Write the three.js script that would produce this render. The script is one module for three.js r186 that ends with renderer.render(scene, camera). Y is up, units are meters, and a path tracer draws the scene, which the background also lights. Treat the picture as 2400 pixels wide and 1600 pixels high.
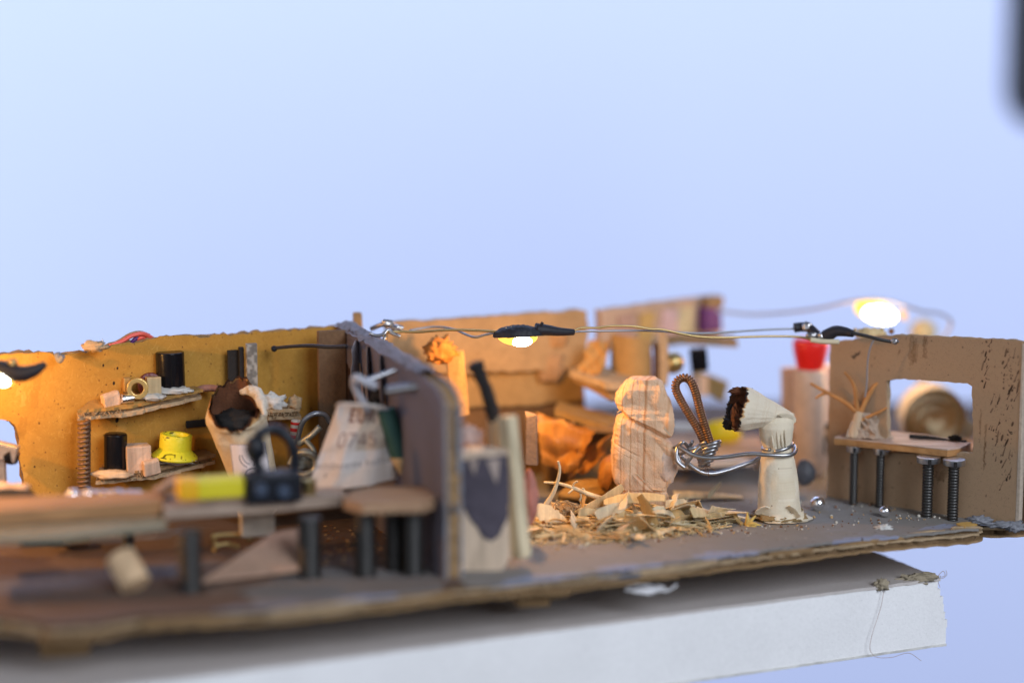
import * as THREE from 'three';
import { mergeGeometries, mergeVertices } from 'three/addons/utils/BufferGeometryUtils.js';
import { RoundedBoxGeometry } from 'three/addons/geometries/RoundedBoxGeometry.js';
import { RectAreaLightUniformsLib } from 'three/addons/lights/RectAreaLightUniformsLib.js';
import { createNoise3D } from 'simplex-noise';

// ---------- camera, lights, exposure (metres) ----------
const scene = new THREE.Scene();
const camera = new THREE.PerspectiveCamera(17.83, 1024 / 682, 0.02, 20);
camera.position.set(0, 0.0967, 0.403);
camera.rotation.x = -0.15559;
camera.focus = 0.408;
camera.userData.fStop = 4.3;
const renderer = new THREE.WebGLRenderer({ antialias: true });
renderer.toneMapping = THREE.LinearToneMapping;
renderer.toneMappingExposure = 1;
renderer.shadowMap.enabled = true;
RectAreaLightUniformsLib.init();
scene.background = new THREE.Color().setRGB(0.06, 0.063, 0.075);     // the dim room all round
function area(color, intensity, w, h, pos, look) {
  const l = new THREE.RectAreaLight(color, intensity, w, h);
  l.position.set(...pos); l.lookAt(...look); scene.add(l); return l;
}
area(new THREE.Color().setRGB(0.83, 0.89, 1), 10.8, 0.65, 0.65, [0.68, 0.66, 1.0], [0, 0.01, 0]);       // window, to the right of the camera
area(new THREE.Color().setRGB(0.84, 0.9, 1), 1.2, 1.2, 0.8, [-0.75, 0.4, 1.1], [0, 0.01, 0]);       // added fill from the left, with no source of its own
area(new THREE.Color().setRGB(0.76, 0.86, 1), 7.8, 1.5, 0.5, [0.0, 1.0, -0.3], [-0.05, 0.83, -0.96]);  // added lamp overhead, lights only the wall behind
area(new THREE.Color().setRGB(0.76, 0.86, 1), 11, 0.6, 0.9, [-1.5, -0.15, -0.15], [-1.25, -0.15, -0.96]);  // added lamp at the left, evens out the wall behind
area(new THREE.Color().setRGB(0.76, 0.84, 1), 5.8, 0.6, 0.9, [1.5, -0.05, -0.15], [1.25, -0.05, -0.96]);  // weaker added lamp at the right, for the wall behind

// ---------- numbers ----------
function rng(seed) { let a = seed >>> 0; return () => { a = (a + 0x6d2b79f5) | 0; let t = Math.imul(a ^ (a >>> 15), 1 | a); t = (t + Math.imul(t ^ (t >>> 7), 61 | t)) ^ t; return ((t ^ (t >>> 14)) >>> 0) / 4294967296; }; }
const R = rng(7), N3 = createNoise3D(rng(11)), rr = (a, b) => a + R() * (b - a), V = (p) => new THREE.Vector3(...p);
const lerp = (a, b, t) => a + (b - a) * t;

// ---------- textures ----------
function hashNoise(period, seed) {
  const g = new Float32Array(period * period), r = rng(seed);
  for (let i = 0; i < g.length; i++) g[i] = r();
  const s = (t) => t * t * (3 - 2 * t);
  return (x, y) => {
    x = ((x % period) + period) % period; y = ((y % period) + period) % period;
    const x0 = Math.floor(x), y0 = Math.floor(y), fx = s(x - x0), fy = s(y - y0), x1 = (x0 + 1) % period, y1 = (y0 + 1) % period;
    return lerp(lerp(g[y0 * period + x0], g[y0 * period + x1], fx), lerp(g[y1 * period + x0], g[y1 * period + x1], fx), fy);
  };
}
function dataTex(n, fn) {
  const d = new Uint8Array(n * n * 4);
  for (let y = 0; y < n; y++) for (let x = 0; x < n; x++) {
    const c = fn(x / n, y / n), i = (y * n + x) * 4;
    for (let k = 0; k < 3; k++) d[i + k] = Math.max(0, Math.min(255, (Array.isArray(c) ? c[k] : c) * 255));
    d[i + 3] = 255;
  }
  const t = new THREE.DataTexture(d, n, n); t.wrapS = t.wrapT = THREE.RepeatWrapping; t.magFilter = THREE.LinearFilter; t.needsUpdate = true; return t;
}
const nA = hashNoise(8, 1), nB = hashNoise(32, 2), nC = hashNoise(128, 3), nD = hashNoise(256, 4), nE = hashNoise(512, 5);
const fibreMap = dataTex(512, (u, v) => {           // paper board: fine fibres, soft patches, a few specks
  let a = 0.8 + 0.1 * (nA(u * 8, v * 8) - 0.5) + 0.14 * (nB(u * 32, v * 32) - 0.5) + 0.12 * (nC(u * 128, v * 64) - 0.5) + 0.16 * (nD(u * 128, v * 256) - 0.5);
  if (nC(u * 128 + 9, v * 128 + 40) > 0.93) a -= 0.16;
  return [a, a * 0.985, a * 0.96];
});
const grimeMap = dataTex(512, (u, v) => {
  const a = 0.8 + 0.24 * (nA(u * 8 + 3, v * 8) - 0.5) + 0.2 * (nB(u * 32, v * 32 + 5) - 0.5) + 0.14 * (nD(u * 256, v * 256) - 0.5) - (nC(u * 128, v * 128) > 0.9 ? 0.14 : 0);
  return [a, a * 0.99, a * 0.97];
});
const grainMap = dataTex(512, (u, v) => {           // wood, grain along v
  const w = u * 32 + 1.6 * nA(u * 8, v * 2 * 4), a = 0.8 + 0.3 * (nB(w, v * 2) - 0.5) + 0.2 * (nC(u * 128, v * 4) - 0.5) + 0.12 * (nE(u * 512, v * 32) - 0.5);
  return [a, a * (0.93 + 0.07 * a), a * (0.84 + 0.12 * a)];
});
const faintMap = dataTex(512, (u, v) => 0.93 + 0.06 * (nA(u * 8, v * 8) - 0.5) + 0.05 * (nC(u * 128, v * 128) - 0.5) + 0.07 * (nE(u * 512, v * 512) - 0.5) - (nD(u * 256, v * 256) > 0.975 ? 0.2 : 0));
const grainAcross = grainMap.clone(); grainAcross.rotation = Math.PI / 2; grainAcross.needsUpdate = true;
const roughMap = dataTex(256, (u, v) => 0.5 + 0.3 * (nC(u * 128, v * 128) - 0.5) + 0.5 * (nD(u * 256, v * 256) - 0.5) + 0.2 * (nB(u * 32, v * 32) - 0.5));
function canvasTex(w, h, draw, wrapMM) {
  const c = document.createElement('canvas'); c.width = w; c.height = h;
  const x = c.getContext('2d'); draw(x, w, h);
  const t = new THREE.CanvasTexture(c); t.colorSpace = THREE.SRGBColorSpace; t.wrapS = t.wrapT = THREE.ClampToEdgeWrapping; t.magFilter = THREE.LinearFilter;
  if (wrapMM) { t.repeat.set(1 / wrapMM[0], 1 / wrapMM[1]); t.offset.set(-(wrapMM[2] || 0) / wrapMM[0], -(wrapMM[3] || 0) / wrapMM[1]); }
  return t;
}
function speckle(x, w, h, n, cols, r0, r1, seed, stretch = 1) {
  const r = rng(seed);
  for (let i = 0; i < n; i++) {
    x.fillStyle = cols[Math.floor(r() * cols.length)]; x.globalAlpha = 0.25 + 0.7 * r();
    x.beginPath(); x.ellipse(r() * w, r() * h, r0 + r() * (r1 - r0), (r0 + r() * (r1 - r0)) * stretch, (r() - 0.5) * 0.6, 0, 7); x.fill();
  }
  x.globalAlpha = 1;
}
function fibres(x, w, h, n, cols, len, seed, dir = 0, spread = 6.3) {
  const r = rng(seed); x.lineWidth = 1;
  for (let i = 0; i < n; i++) {
    const a = dir + (r() - 0.5) * spread, l = len * (0.3 + r()), px = r() * w, py = r() * h;
    x.strokeStyle = cols[Math.floor(r() * cols.length)]; x.globalAlpha = 0.08 + 0.2 * r();
    x.beginPath(); x.moveTo(px, py); x.quadraticCurveTo(px + Math.cos(a) * l * 0.5 + (r() - 0.5) * 6, py + Math.sin(a) * l * 0.5 + (r() - 0.5) * 6, px + Math.cos(a) * l, py + Math.sin(a) * l); x.stroke();
  }
  x.globalAlpha = 1;
}
function ragged(x, pts, amp, seed) {               // a filled outline with a torn or brushed edge
  const r = rng(seed); x.beginPath();
  for (let i = 0; i < pts.length; i++) {
    const a = pts[i], b = pts[(i + 1) % pts.length], n = Math.max(2, Math.hypot(b[0] - a[0], b[1] - a[1]) / 9);
    for (let k = 0; k < n; k++) x.lineTo(lerp(a[0], b[0], k / n) + (r() - 0.5) * amp, lerp(a[1], b[1], k / n) + (r() - 0.5) * amp);
  }
  x.closePath(); x.fill();
}

// ---------- materials ----------
function mat(color, o = {}) {
  const { rgb, bump = 0.00012, ...rest } = o;
  const m = new THREE.MeshPhysicalMaterial({ roughness: 0.9, ...rest, side: THREE.DoubleSide });
  if (color) m.color.setRGB(...color);
  if (!rest.noBump && bump) { m.bumpMap = roughMap; m.bumpScale = bump; }
  return m;
}
const board = (r, g, b, o) => mat([r, g, b], { map: fibreMap, ...o }), wood = (r, g, b, o) => mat([r, g, b], { map: grainMap, roughness: 0.75, ...o }), plank = (r, g, b, o) => mat([r, g, b], { map: grainAcross, roughness: 0.75, ...o });
const M = {
  kraft: board(0.38, 0.24, 0.115), kraftPale: board(0.56, 0.41, 0.25), kraftDark: board(0.13, 0.075, 0.035), core: board(0.22, 0.14, 0.07), ochre: board(0.44, 0.26, 0.075),
  pink: board(0.55, 0.36, 0.26), umber: board(0.1, 0.05, 0.025), greyPaint: mat([0.25, 0.23, 0.26], { map: grimeMap, roughness: 0.7 }), bluePaint: mat([0.26, 0.27, 0.31], { map: grimeMap, roughness: 0.65 }),
  pale: wood(0.72, 0.53, 0.36), cream: wood(0.82, 0.7, 0.48), pinkWood: wood(0.75, 0.52, 0.38), tableWood: plank(0.46, 0.25, 0.11), greyWood: plank(0.45, 0.34, 0.27), ply: plank(0.5, 0.25, 0.09), straw: wood(0.97, 0.78, 0.44, { roughness: 0.7, transmission: 0.3 }), strawDark: wood(0.72, 0.49, 0.2, { roughness: 0.7, transmission: 0.3 }), strawPale: wood(0.98, 0.88, 0.64, { roughness: 0.7, transmission: 0.3 }),
  orange: wood(0.75, 0.3, 0.06), leaf: wood(0.5, 0.22, 0.04, { roughness: 0.5 }), char: mat([0.018, 0.015, 0.014], { map: grimeMap, roughness: 0.85 }), scorch: mat([0.16, 0.06, 0.025], { map: grimeMap, roughness: 0.8 }),
  steel: mat([0.62, 0.62, 0.64], { metalness: 1, roughness: 0.32, bump: 0 }), zinc: mat([0.5, 0.51, 0.54], { metalness: 1, roughness: 0.36, map: grimeMap, bump: 0.00002 }), bright: mat([0.9, 0.9, 0.92], { metalness: 1, roughness: 0.22, bump: 0 }),
  iron: mat([0.085, 0.083, 0.08], { metalness: 1, roughness: 0.48, bump: 0 }), rust: mat([0.24, 0.15, 0.1], { metalness: 0.8, roughness: 0.55 }), copper: mat([0.27, 0.145, 0.085], { metalness: 1, roughness: 0.38, bump: 0 }), brass: mat([0.9, 0.66, 0.26], { metalness: 1, roughness: 0.46, bump: 0 }), brassDull: mat([0.5, 0.38, 0.16], { metalness: 1, roughness: 0.34, bump: 0 }),
  gold: mat([0.5, 0.36, 0.15], { metalness: 1, roughness: 0.38, bump: 0 }), solder: mat([0.55, 0.55, 0.57], { metalness: 1, roughness: 0.34, map: grimeMap, bump: 0 }),
  black: mat([0.006, 0.006, 0.008], { roughness: 0.22, specularIntensity: 0.7, bump: 0.00002 }), tape: mat([0.012, 0.013, 0.02], { roughness: 0.62 }), navy: mat([0.008, 0.01, 0.016], { roughness: 0.4, specularIntensity: 0.7 }), purple: mat([0.1, 0.02, 0.16], { roughness: 0.5 }), red: mat([0.75, 0.02, 0.015], { roughness: 0.35, bump: 0 }),
  yellow: mat([0.72, 0.62, 0.02], { roughness: 0.45 }), amber: mat([0.85, 0.45, 0.01], { roughness: 0.45 }), green: mat([0.03, 0.1, 0.085], { roughness: 0.5 }), maroon: mat([0.11, 0.018, 0.014], { roughness: 0.4 }), glue: mat([0.75, 0.72, 0.66], { roughness: 0.35, transmission: 0.25, thickness: 0 }),
  white: mat([0.8, 0.8, 0.78], { map: grimeMap, roughness: 0.9 }), grey: mat([0.35, 0.35, 0.36], { map: grimeMap }), hair: mat([0.42, 0.3, 0.26], { bump: 0, roughness: 0.5 }), thread: mat([0.8, 0.8, 0.82], { bump: 0 }), wireRed: mat([0.75, 0.12, 0.09], { bump: 0, roughness: 0.4 }), greyWire: mat([0.3, 0.31, 0.33], { bump: 0, metalness: 0.7, roughness: 0.4 }),
};

// ---------- geometry (millimetres) ----------
const plain = (g) => { const q = g.index ? g.toNonIndexed() : g; for (const k of Object.keys(q.attributes)) if (!['position', 'normal', 'uv'].includes(k)) q.deleteAttribute(k); if (!q.attributes.uv) q.setAttribute('uv', new THREE.BufferAttribute(new Float32Array(q.attributes.position.count * 2), 2)); if (!q.attributes.normal) q.computeVertexNormals(); if (g.userData.keepUV) q.userData.keepUV = true; return q; };
function boxUV(g, s = 0.02) {
  const p = g.attributes.position, uv = g.attributes.uv, a = new THREE.Vector3(), b = new THREE.Vector3(), c = new THREE.Vector3();
  for (let i = 0; i < p.count; i += 3) {
    a.fromBufferAttribute(p, i); b.fromBufferAttribute(p, i + 1).sub(a); c.fromBufferAttribute(p, i + 2).sub(a); b.cross(c);
    const x = Math.abs(b.x), y = Math.abs(b.y), z = Math.abs(b.z);
    for (let k = i; k < i + 3; k++) { if (y >= x && y >= z) uv.setXY(k, p.getX(k) * s, p.getZ(k) * s); else if (x >= z) uv.setXY(k, p.getZ(k) * s, p.getY(k) * s); else uv.setXY(k, p.getX(k) * s, p.getY(k) * s); }
  }
  return g;
}
const merge = (l) => { const q = l.flat(9).map(plain); return q.length === 1 ? q[0] : mergeGeometries(q); };
function bx(c, s, o = {}) {                        // a box about c, edges rounded, turned about its own centre
  const r = o.r ?? Math.min(...s) * 0.12, g = plain(new RoundedBoxGeometry(...s, 2, r));
  if (o.rough) wobble(g, o.rough, o.freq ?? 0.35, o.seed ?? 0);
  g.applyMatrix4(new THREE.Matrix4().makeRotationFromEuler(new THREE.Euler(o.rx || 0, o.ry || 0, o.rz || 0))); return g.translate(...c);
}
function wobble(g, amp, freq, seed = 0) {
  const p = g.attributes.position;
  for (let i = 0; i < p.count; i++) { const x = p.getX(i) * freq + seed, y = p.getY(i) * freq, z = p.getZ(i) * freq; p.setXYZ(i, p.getX(i) + amp * N3(x, y, z), p.getY(i) + amp * N3(x + 31, y, z), p.getZ(i) + amp * N3(x, y + 57, z)); }
  g.deleteAttribute('normal'); g.computeVertexNormals(); return g;
}
function sweep(pts, r, radial = 8, caps = true) {  // a round section carried along a polyline
  const n = pts.length, pos = [], idx = [], f = typeof r === 'function' ? r : () => r, t = new THREE.Vector3(), u = new THREE.Vector3(), w = new THREE.Vector3(), q = new THREE.Vector3();
  for (let i = 0; i < n; i++) {
    t.copy(pts[Math.min(n - 1, i + 1)]).sub(pts[Math.max(0, i - 1)]).normalize();
    if (i === 0) u.set(0, 1, 0).cross(t).length() < 0.2 ? u.set(1, 0, 0).cross(t) : u.set(0, 1, 0).cross(t);
    u.addScaledVector(t, -u.dot(t)).normalize(); w.crossVectors(t, u);
    for (let j = 0; j < radial; j++) { const a = (j / radial) * Math.PI * 2, R0 = f(i / (n - 1), a); q.copy(pts[i]).addScaledVector(u, Math.cos(a) * R0).addScaledVector(w, Math.sin(a) * R0); pos.push(q.x, q.y, q.z); }
  }
  for (let i = 0; i < n - 1; i++) for (let j = 0; j < radial; j++) { const a = i * radial + j, b = i * radial + (j + 1) % radial; idx.push(a, b, a + radial, b, b + radial, a + radial); }
  if (caps) for (const e of [0, n - 1]) { const c = pos.length / 3; pos.push(pts[e].x, pts[e].y, pts[e].z); for (let j = 0; j < radial; j++) { const a = e * radial + j, b = e * radial + (j + 1) % radial; e ? idx.push(a, b, c) : idx.push(b, a, c); } }
  const g = new THREE.BufferGeometry(); g.setAttribute('position', new THREE.Float32BufferAttribute(pos, 3)); g.setIndex(idx); g.computeVertexNormals(); return plain(g);
}
const curve = (pts, n, closed = false) => new THREE.CatmullRomCurve3(pts.map(V), closed, 'centripetal').getPoints(n);
const tube = (pts, r, n = 24, radial = 8) => sweep(curve(pts, n), r, radial);
function cyl(a, b, r0, r1 = r0, seg = 24) { const p = [V(a), V(b)], e = 0.06; return sweep([0, e * 0.4, 1 - e * 0.4, 1].map((t) => p[0].clone().lerp(p[1], t)), (t) => lerp(r0, r1, t) - (t === 0 || t === 1 ? Math.min(r0, r1) * 0.1 : 0), seg); }
function coil(path, R0, turns, wr, per = 12, radial = 5, phase = 0) {   // a wire wound round a path; R0 may depend on t
  const c = new THREE.CatmullRomCurve3(path.map(V), false, 'centripetal'), n = Math.round(turns * per), fr = c.computeFrenetFrames(n), out = [], f = typeof R0 === 'function' ? R0 : () => R0;
  for (let i = 0; i <= n; i++) { const a = (i / per) * Math.PI * 2 + phase; out.push(c.getPointAt(i / n).addScaledVector(fr.normals[i], Math.cos(a) * f(i / n)).addScaledVector(fr.binormals[i], Math.sin(a) * f(i / n))); }
  return sweep(out, wr, radial);
}
function grid(nu, nv, fn, closeU = false) {        // fn(u, v) gives [x, y, z, s, t]
  const pos = [], uv = [], idx = [];
  for (let j = 0; j <= nv; j++) for (let i = 0; i <= nu; i++) { const p = fn(i / nu, j / nv); pos.push(p[0], p[1], p[2]); uv.push(p[3] ?? i / nu, p[4] ?? j / nv); }
  for (let j = 0; j < nv; j++) for (let i = 0; i < nu; i++) { const a = j * (nu + 1) + i; idx.push(a, a + 1, a + nu + 1, a + 1, a + nu + 2, a + nu + 1); }
  let g = new THREE.BufferGeometry(); g.setAttribute('position', new THREE.Float32BufferAttribute(pos, 3)); g.setAttribute('uv', new THREE.Float32BufferAttribute(uv, 2)); g.setIndex(idx); g.computeVertexNormals();
  if (closeU) { const n = g.attributes.normal; for (let j = 0; j <= nv; j++) { const a = j * (nu + 1), b = a + nu, s = new THREE.Vector3().fromBufferAttribute(n, a).add(new THREE.Vector3().fromBufferAttribute(n, b)).normalize(); n.setXYZ(a, s.x, s.y, s.z); n.setXYZ(b, s.x, s.y, s.z); } }
  g = plain(g); g.userData.keepUV = true; return g;
}
function rectPoint(u, hx, hz, r = 0.9) {            // a point on a rectangle with chamfered corners, walked at even speed
  r = Math.min(r, hx * 0.6, hz * 0.6); const P = [[hx, 0], [hx, hz - r], [hx - r, hz], [-hx + r, hz], [-hx, hz - r], [-hx, -hz + r], [-hx + r, -hz], [hx - r, -hz], [hx, -hz + r], [hx, 0]], l = P.slice(1).map((p, i) => Math.hypot(p[0] - P[i][0], p[1] - P[i][1])), total = l.reduce((a, b) => a + b);
  let q = (((u % 1) + 1) % 1) * total, i = 0; while (i < 8 && q > l[i]) { q -= l[i]; i++; } const t = l[i] ? q / l[i] : 0; return [lerp(P[i][0], P[i + 1][0], t), lerp(P[i][1], P[i + 1][1], t)];
}
function loft(rows, seg, e, disp, k = 5) {         // rows of [y, left, right, zc, half depth]
  const L = []; for (let i = 0; i < rows.length - 1; i++) for (let j = 0; j < k; j++) L.push(rows[i].map((v, n) => lerp(v, rows[i + 1][n], j / k))); L.push(rows[rows.length - 1]);
  const at = (row, u) => { const a = u * Math.PI * 2, c = Math.cos(a), s = Math.sin(a), cx = (row[1] + row[2]) / 2, hx = (row[2] - row[1]) / 2, [rx, rz] = e === 'rect' ? rectPoint(u, hx, row[4]) : [hx * Math.sign(c) * Math.abs(c) ** (2 / e), row[4] * Math.sign(s) * Math.abs(s) ** (2 / e)], x = cx + rx, z = row[3] + rz; return disp ? disp(x, row[0], z, u) : [x, row[0], z]; };// * Math.abs(c) ** (2 / e), z = row[3] + row[4] * Math.sign(s) * Math.abs(s) ** (2 / e); return disp ? disp(x, row[0], z, u) : [x, row[0], z]; };
  const side = grid(seg, L.length - 1, (u, v) => { const r = L[Math.min(L.length - 1, Math.round(v * (L.length - 1)))]; return at(r, -u); }, true);
  const cap = (r) => { const q = []; for (let i = 0; i < seg; i++) q.push(at(r, i / seg)); const c = q.reduce((s, p) => s.map((v, n) => v + p[n] / seg), [0, 0, 0]), pos = []; for (let i = 0; i < seg; i++) pos.push(...c, ...q[i].slice(0, 3), ...q[(i + 1) % seg].slice(0, 3)); const g = new THREE.BufferGeometry(); g.setAttribute('position', new THREE.Float32BufferAttribute(pos, 3)); g.computeVertexNormals(); return plain(g); };
  side.userData.keepUV = false; return merge([side, cap(L[0]), cap(L[L.length - 1])]);
}
function blob(c, r, amp = 0.15, freq = 1.2, seed = 0, detail = 4, floor = -1) {
  let g = new THREE.IcosahedronGeometry(1, detail); g.deleteAttribute('normal'); g.deleteAttribute('uv'); g = mergeVertices(g, 1e-4);
  const p = g.attributes.position, s = Array.isArray(r) ? r : [r, r, r];
  for (let i = 0; i < p.count; i++) { const x = p.getX(i), y = p.getY(i), z = p.getZ(i), k = 1 + amp * (N3(x * freq + seed, y * freq, z * freq) + 0.5 * N3(x * freq * 2.7, y * freq * 2.7 + seed, z * freq * 2.7)); p.setXYZ(i, c[0] + x * k * s[0], c[1] + Math.max(floor, y * k) * s[1], c[2] + z * k * s[2]); }
  g.computeVertexNormals(); return plain(g);
}
const ball = (c, r, seg = 24) => plain(new THREE.SphereGeometry(r, seg, seg / 2)).translate(...c);
function jag(pts, step, amp, seed) {
  const r = rng(seed), out = [];
  for (let i = 0; i < pts.length; i++) { const a = pts[i], b = pts[(i + 1) % pts.length], l = Math.hypot(b[0] - a[0], b[1] - a[1]), n = Math.max(1, Math.round(l / step)), nx = -(b[1] - a[1]) / l, ny = (b[0] - a[0]) / l; for (let k = 0; k < n; k++) { const o = (r() - 0.5) * 2 * amp; out.push([lerp(a[0], b[0], k / n) + nx * o, lerp(a[1], b[1], k / n) + ny * o]); } }
  return out;
}
const shape = (pts, holes = []) => { const s = new THREE.Shape(pts.map((p) => new THREE.Vector2(...p))); for (const h of holes) s.holes.push(new THREE.Path(h.map((p) => new THREE.Vector2(...p)))); return s; };
const ext = (pts, d, b = 0, holes) => new THREE.ExtrudeGeometry(shape(pts, holes), { depth: d - 2 * b, bevelEnabled: b > 0, bevelSize: b, bevelThickness: b, bevelOffset: -b, bevelSegments: 2, curveSegments: 8 }).translate(0, 0, b);
const prism = (pts, z, d, b = 0.15, holes) => plain(ext(pts, d, b, holes)).translate(0, 0, z - d / 2);      // outline in x, y
const plate = (pts, yTop, d, b = 0, holes) => plain(ext(pts.map(([x, z]) => [x, -z]), d, b, holes?.map((h) => h.map(([x, z]) => [x, -z])))).rotateX(-Math.PI / 2).translate(0, yTop - d, 0);   // outline in x, z
function wallGeo(A, B, pts, n0, n1, holes, b = 0, keep = false) {   // outline in (distance along A-B, height), from n0 to n1 in front of the face
  const l = Math.hypot(B[0] - A[0], B[1] - A[1]), u = [(B[0] - A[0]) / l, (B[1] - A[1]) / l], g = plain(ext(pts, n1 - n0, b, holes)).translate(0, 0, n0);
  const m = new THREE.Matrix4().makeBasis(new THREE.Vector3(u[0], 0, u[1]), new THREE.Vector3(0, 1, 0), new THREE.Vector3(-u[1], 0, u[0])).setPosition(A[0], 0, A[1]);
  g.applyMatrix4(m); g.userData.keepUV = keep; return g;
}
const onWall = (A, B, s, y, n) => { const l = Math.hypot(B[0] - A[0], B[1] - A[1]), u = [(B[0] - A[0]) / l, (B[1] - A[1]) / l]; return [A[0] + u[0] * s - u[1] * n, y, A[1] + u[1] * s + u[0] * n]; };
function slab(top, d, amp = 0, step = 1, seed = 1) {  // a board whose upper outline is given in 3-D
  let p = top.map(V);
  if (amp) { const r = rng(seed), o = []; p.forEach((a, i) => { const b = p[(i + 1) % p.length], n = Math.max(1, Math.round(a.distanceTo(b) / step)); for (let k = 0; k < n; k++) o.push(a.clone().lerp(b, k / n).add(new THREE.Vector3((r() - 0.5) * amp * 2, (r() - 0.5) * amp * 0.5, (r() - 0.5) * amp * 2))); }); p = o; }
  const tri = THREE.ShapeUtils.triangulateShape(p.map((q) => new THREE.Vector2(q.x, q.z)), []), pos = [], put = (q, y) => pos.push(q.x, q.y + y, q.z);
  for (const [a, b, c] of tri) { put(p[a], 0); put(p[c], 0); put(p[b], 0); put(p[a], -d); put(p[b], -d); put(p[c], -d); }
  p.forEach((a, i) => { const b = p[(i + 1) % p.length]; put(a, 0); put(b, 0); put(a, -d); put(b, 0); put(b, -d); put(a, -d); });
  const g = new THREE.BufferGeometry(); g.setAttribute('position', new THREE.Float32BufferAttribute(pos, 3)); g.computeVertexNormals(); return plain(g);
}
function ribbon(a, b, w, o = {}) {                 // a flat shaving from a to b, bowed and twisted
  const n = o.n ?? 8, A = V(a), B = V(b), t = B.clone().sub(A), L = t.length(), up = new THREE.Vector3(0, 1, 0), side = t.clone().cross(up).normalize(), nor = side.clone().cross(t).normalize(), th = o.t ?? 0.16, tw = o.twist ?? 0, roll = o.roll ?? 0, bow = o.bow ?? 0;
  const jw = o.jag ?? 0.25, sdd = (o.seed ?? 0) + a[0] * 3.1 + b[2] * 1.7;
  const at = (s, c, h) => { const q = roll + tw * s, cs = Math.cos(q), sn = Math.sin(q), ww = w * (1 - (o.taper ?? 0.3) * Math.abs(2 * s - 1) ** 3) * 0.5 * c * (1 + jw * N3(s * 5, c * 0.8, sdd)), hh = h * th + (o.cup ?? 0) * w * (1 - c * c), p = A.clone().addScaledVector(t, s).addScaledVector(nor, bow * L * 4 * s * (1 - s)); p.addScaledVector(side, ww * cs - hh * sn).addScaledVector(nor, ww * sn + hh * cs); return [p.x, p.y, p.z]; };
  const ring = [[-1, -0.5], [-0.4, -0.5], [0.4, -0.5], [1, -0.5], [1, 0.5], [0.4, 0.5], [-0.4, 0.5], [-1, 0.5], [-1, -0.5]];
  const g = grid(8, n, (u, v) => { const k = ring[Math.round(u * 8)]; return at(v, k[0], k[1]); }), e = [0, 1].map((s) => { const q = ring.slice(0, 8).map((k) => at(s, k[0], k[1])), pos = []; for (const [i, j, k] of [[0, 1, 7], [1, 6, 7], [1, 2, 6], [2, 5, 6], [2, 3, 5], [3, 4, 5]]) pos.push(...q[i], ...q[j], ...q[k]); const h = new THREE.BufferGeometry(); h.setAttribute('position', new THREE.Float32BufferAttribute(pos, 3)); h.computeVertexNormals(); return plain(h); });
  g.userData.keepUV = false; return merge([g, ...e]);
}
function crumple(q, amp, freq, seed = 0, th = 0.35, nu = 22, nv = 18) {   // a crumpled sheet between four corners, with thickness
  const [a, b, c, d] = q.map(V), n = b.clone().sub(a).cross(d.clone().sub(a)).normalize(), at = (u, v, o) => { const e = 0.06 * N3(u * 6, v * 6, seed + 3), p = a.clone().lerp(b, u + (u - 0.5) * e).lerp(d.clone().lerp(c, u + (u - 0.5) * e), v + (v - 0.5) * e); const f = 1 - 2 * Math.abs(N3(u * freq + seed, v * freq, 1)); return p.addScaledVector(n, amp * (f + 0.4 * N3(u * freq * 2.3, v * freq * 2.3, seed)) + o).toArray(); };
  const f = grid(nu, nv, (u, v) => at(u, v, th / 2)), g = grid(nu, nv, (u, v) => at(u, v, -th / 2)), rim = grid(80, 1, (t, w) => { const s = (t * 4) % 4, k = Math.floor(s) % 4, r = s - Math.floor(s), uv = t === 1 ? [0, 0] : [[r, 0], [1, r], [1 - r, 1], [0, 1 - r]][k]; return at(uv[0], uv[1], (w - 0.5) * th); });
  for (const x of [f, g, rim]) x.userData.keepUV = false; return merge([f, g, rim]);
}
function screwShaft(a, b, r, pitch = 0.5) {        // ridged like a thread
  const A = V(a), B = V(b), L = A.distanceTo(B), n = Math.round(L / pitch) * 4, out = []; for (let i = 0; i <= n; i++) out.push(A.clone().lerp(B, i / n)); return sweep(out, (t) => r * (0.9 + 0.1 * Math.cos(t * n * Math.PI / 2)), 16);
}
function screwHead(c, r, h) {                      // slotted round head under a table
  const g = []; g.push(cyl([c[0], c[1] - h, c[2]], c, r * 0.92, r, 24)); return g;
}

// ---------- things ----------
const things = [], used = {};
function T(name, label, category, group, kind) {
  const o = { name, label, category, group, kind, parts: [] }; things.push(o);
  o.part = (n, g, m, parent, extra) => { const p = { n, g: Array.isArray(g) ? merge(g) : plain(g), m, parent, extra }; o.parts.push(p); return p; };
  return o;
}
const one = (name, label, category, g, m, group, kind) => { const o = T(name, label, category, group, kind); o.single = true; o.part(name, g, m); return o; };
const LED_MAIN = 0.0048, LED_BACK = 0.0016, LED_LEFT = 0.0018, LED_OUT = 0.0125;   // candela of the little lamps
function led(c, power) { const l = new THREE.PointLight(new THREE.Color().setRGB(1, 0.44, 0.075), power); l.position.set(...c.map((v) => v * 0.001)); l.shadow.radius = 0.07; l.castShadow = true; scene.add(l); }

// ---------- setting ----------
one('backdrop_wall', 'plain pale blue wall far behind the model', 'wall', plain(new THREE.PlaneGeometry(4200, 3200)).translate(0, 0, -950), mat([0.64, 0.7, 0.96], { roughness: 0.95, map: null, bump: 0 }), null, 'structure');

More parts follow.
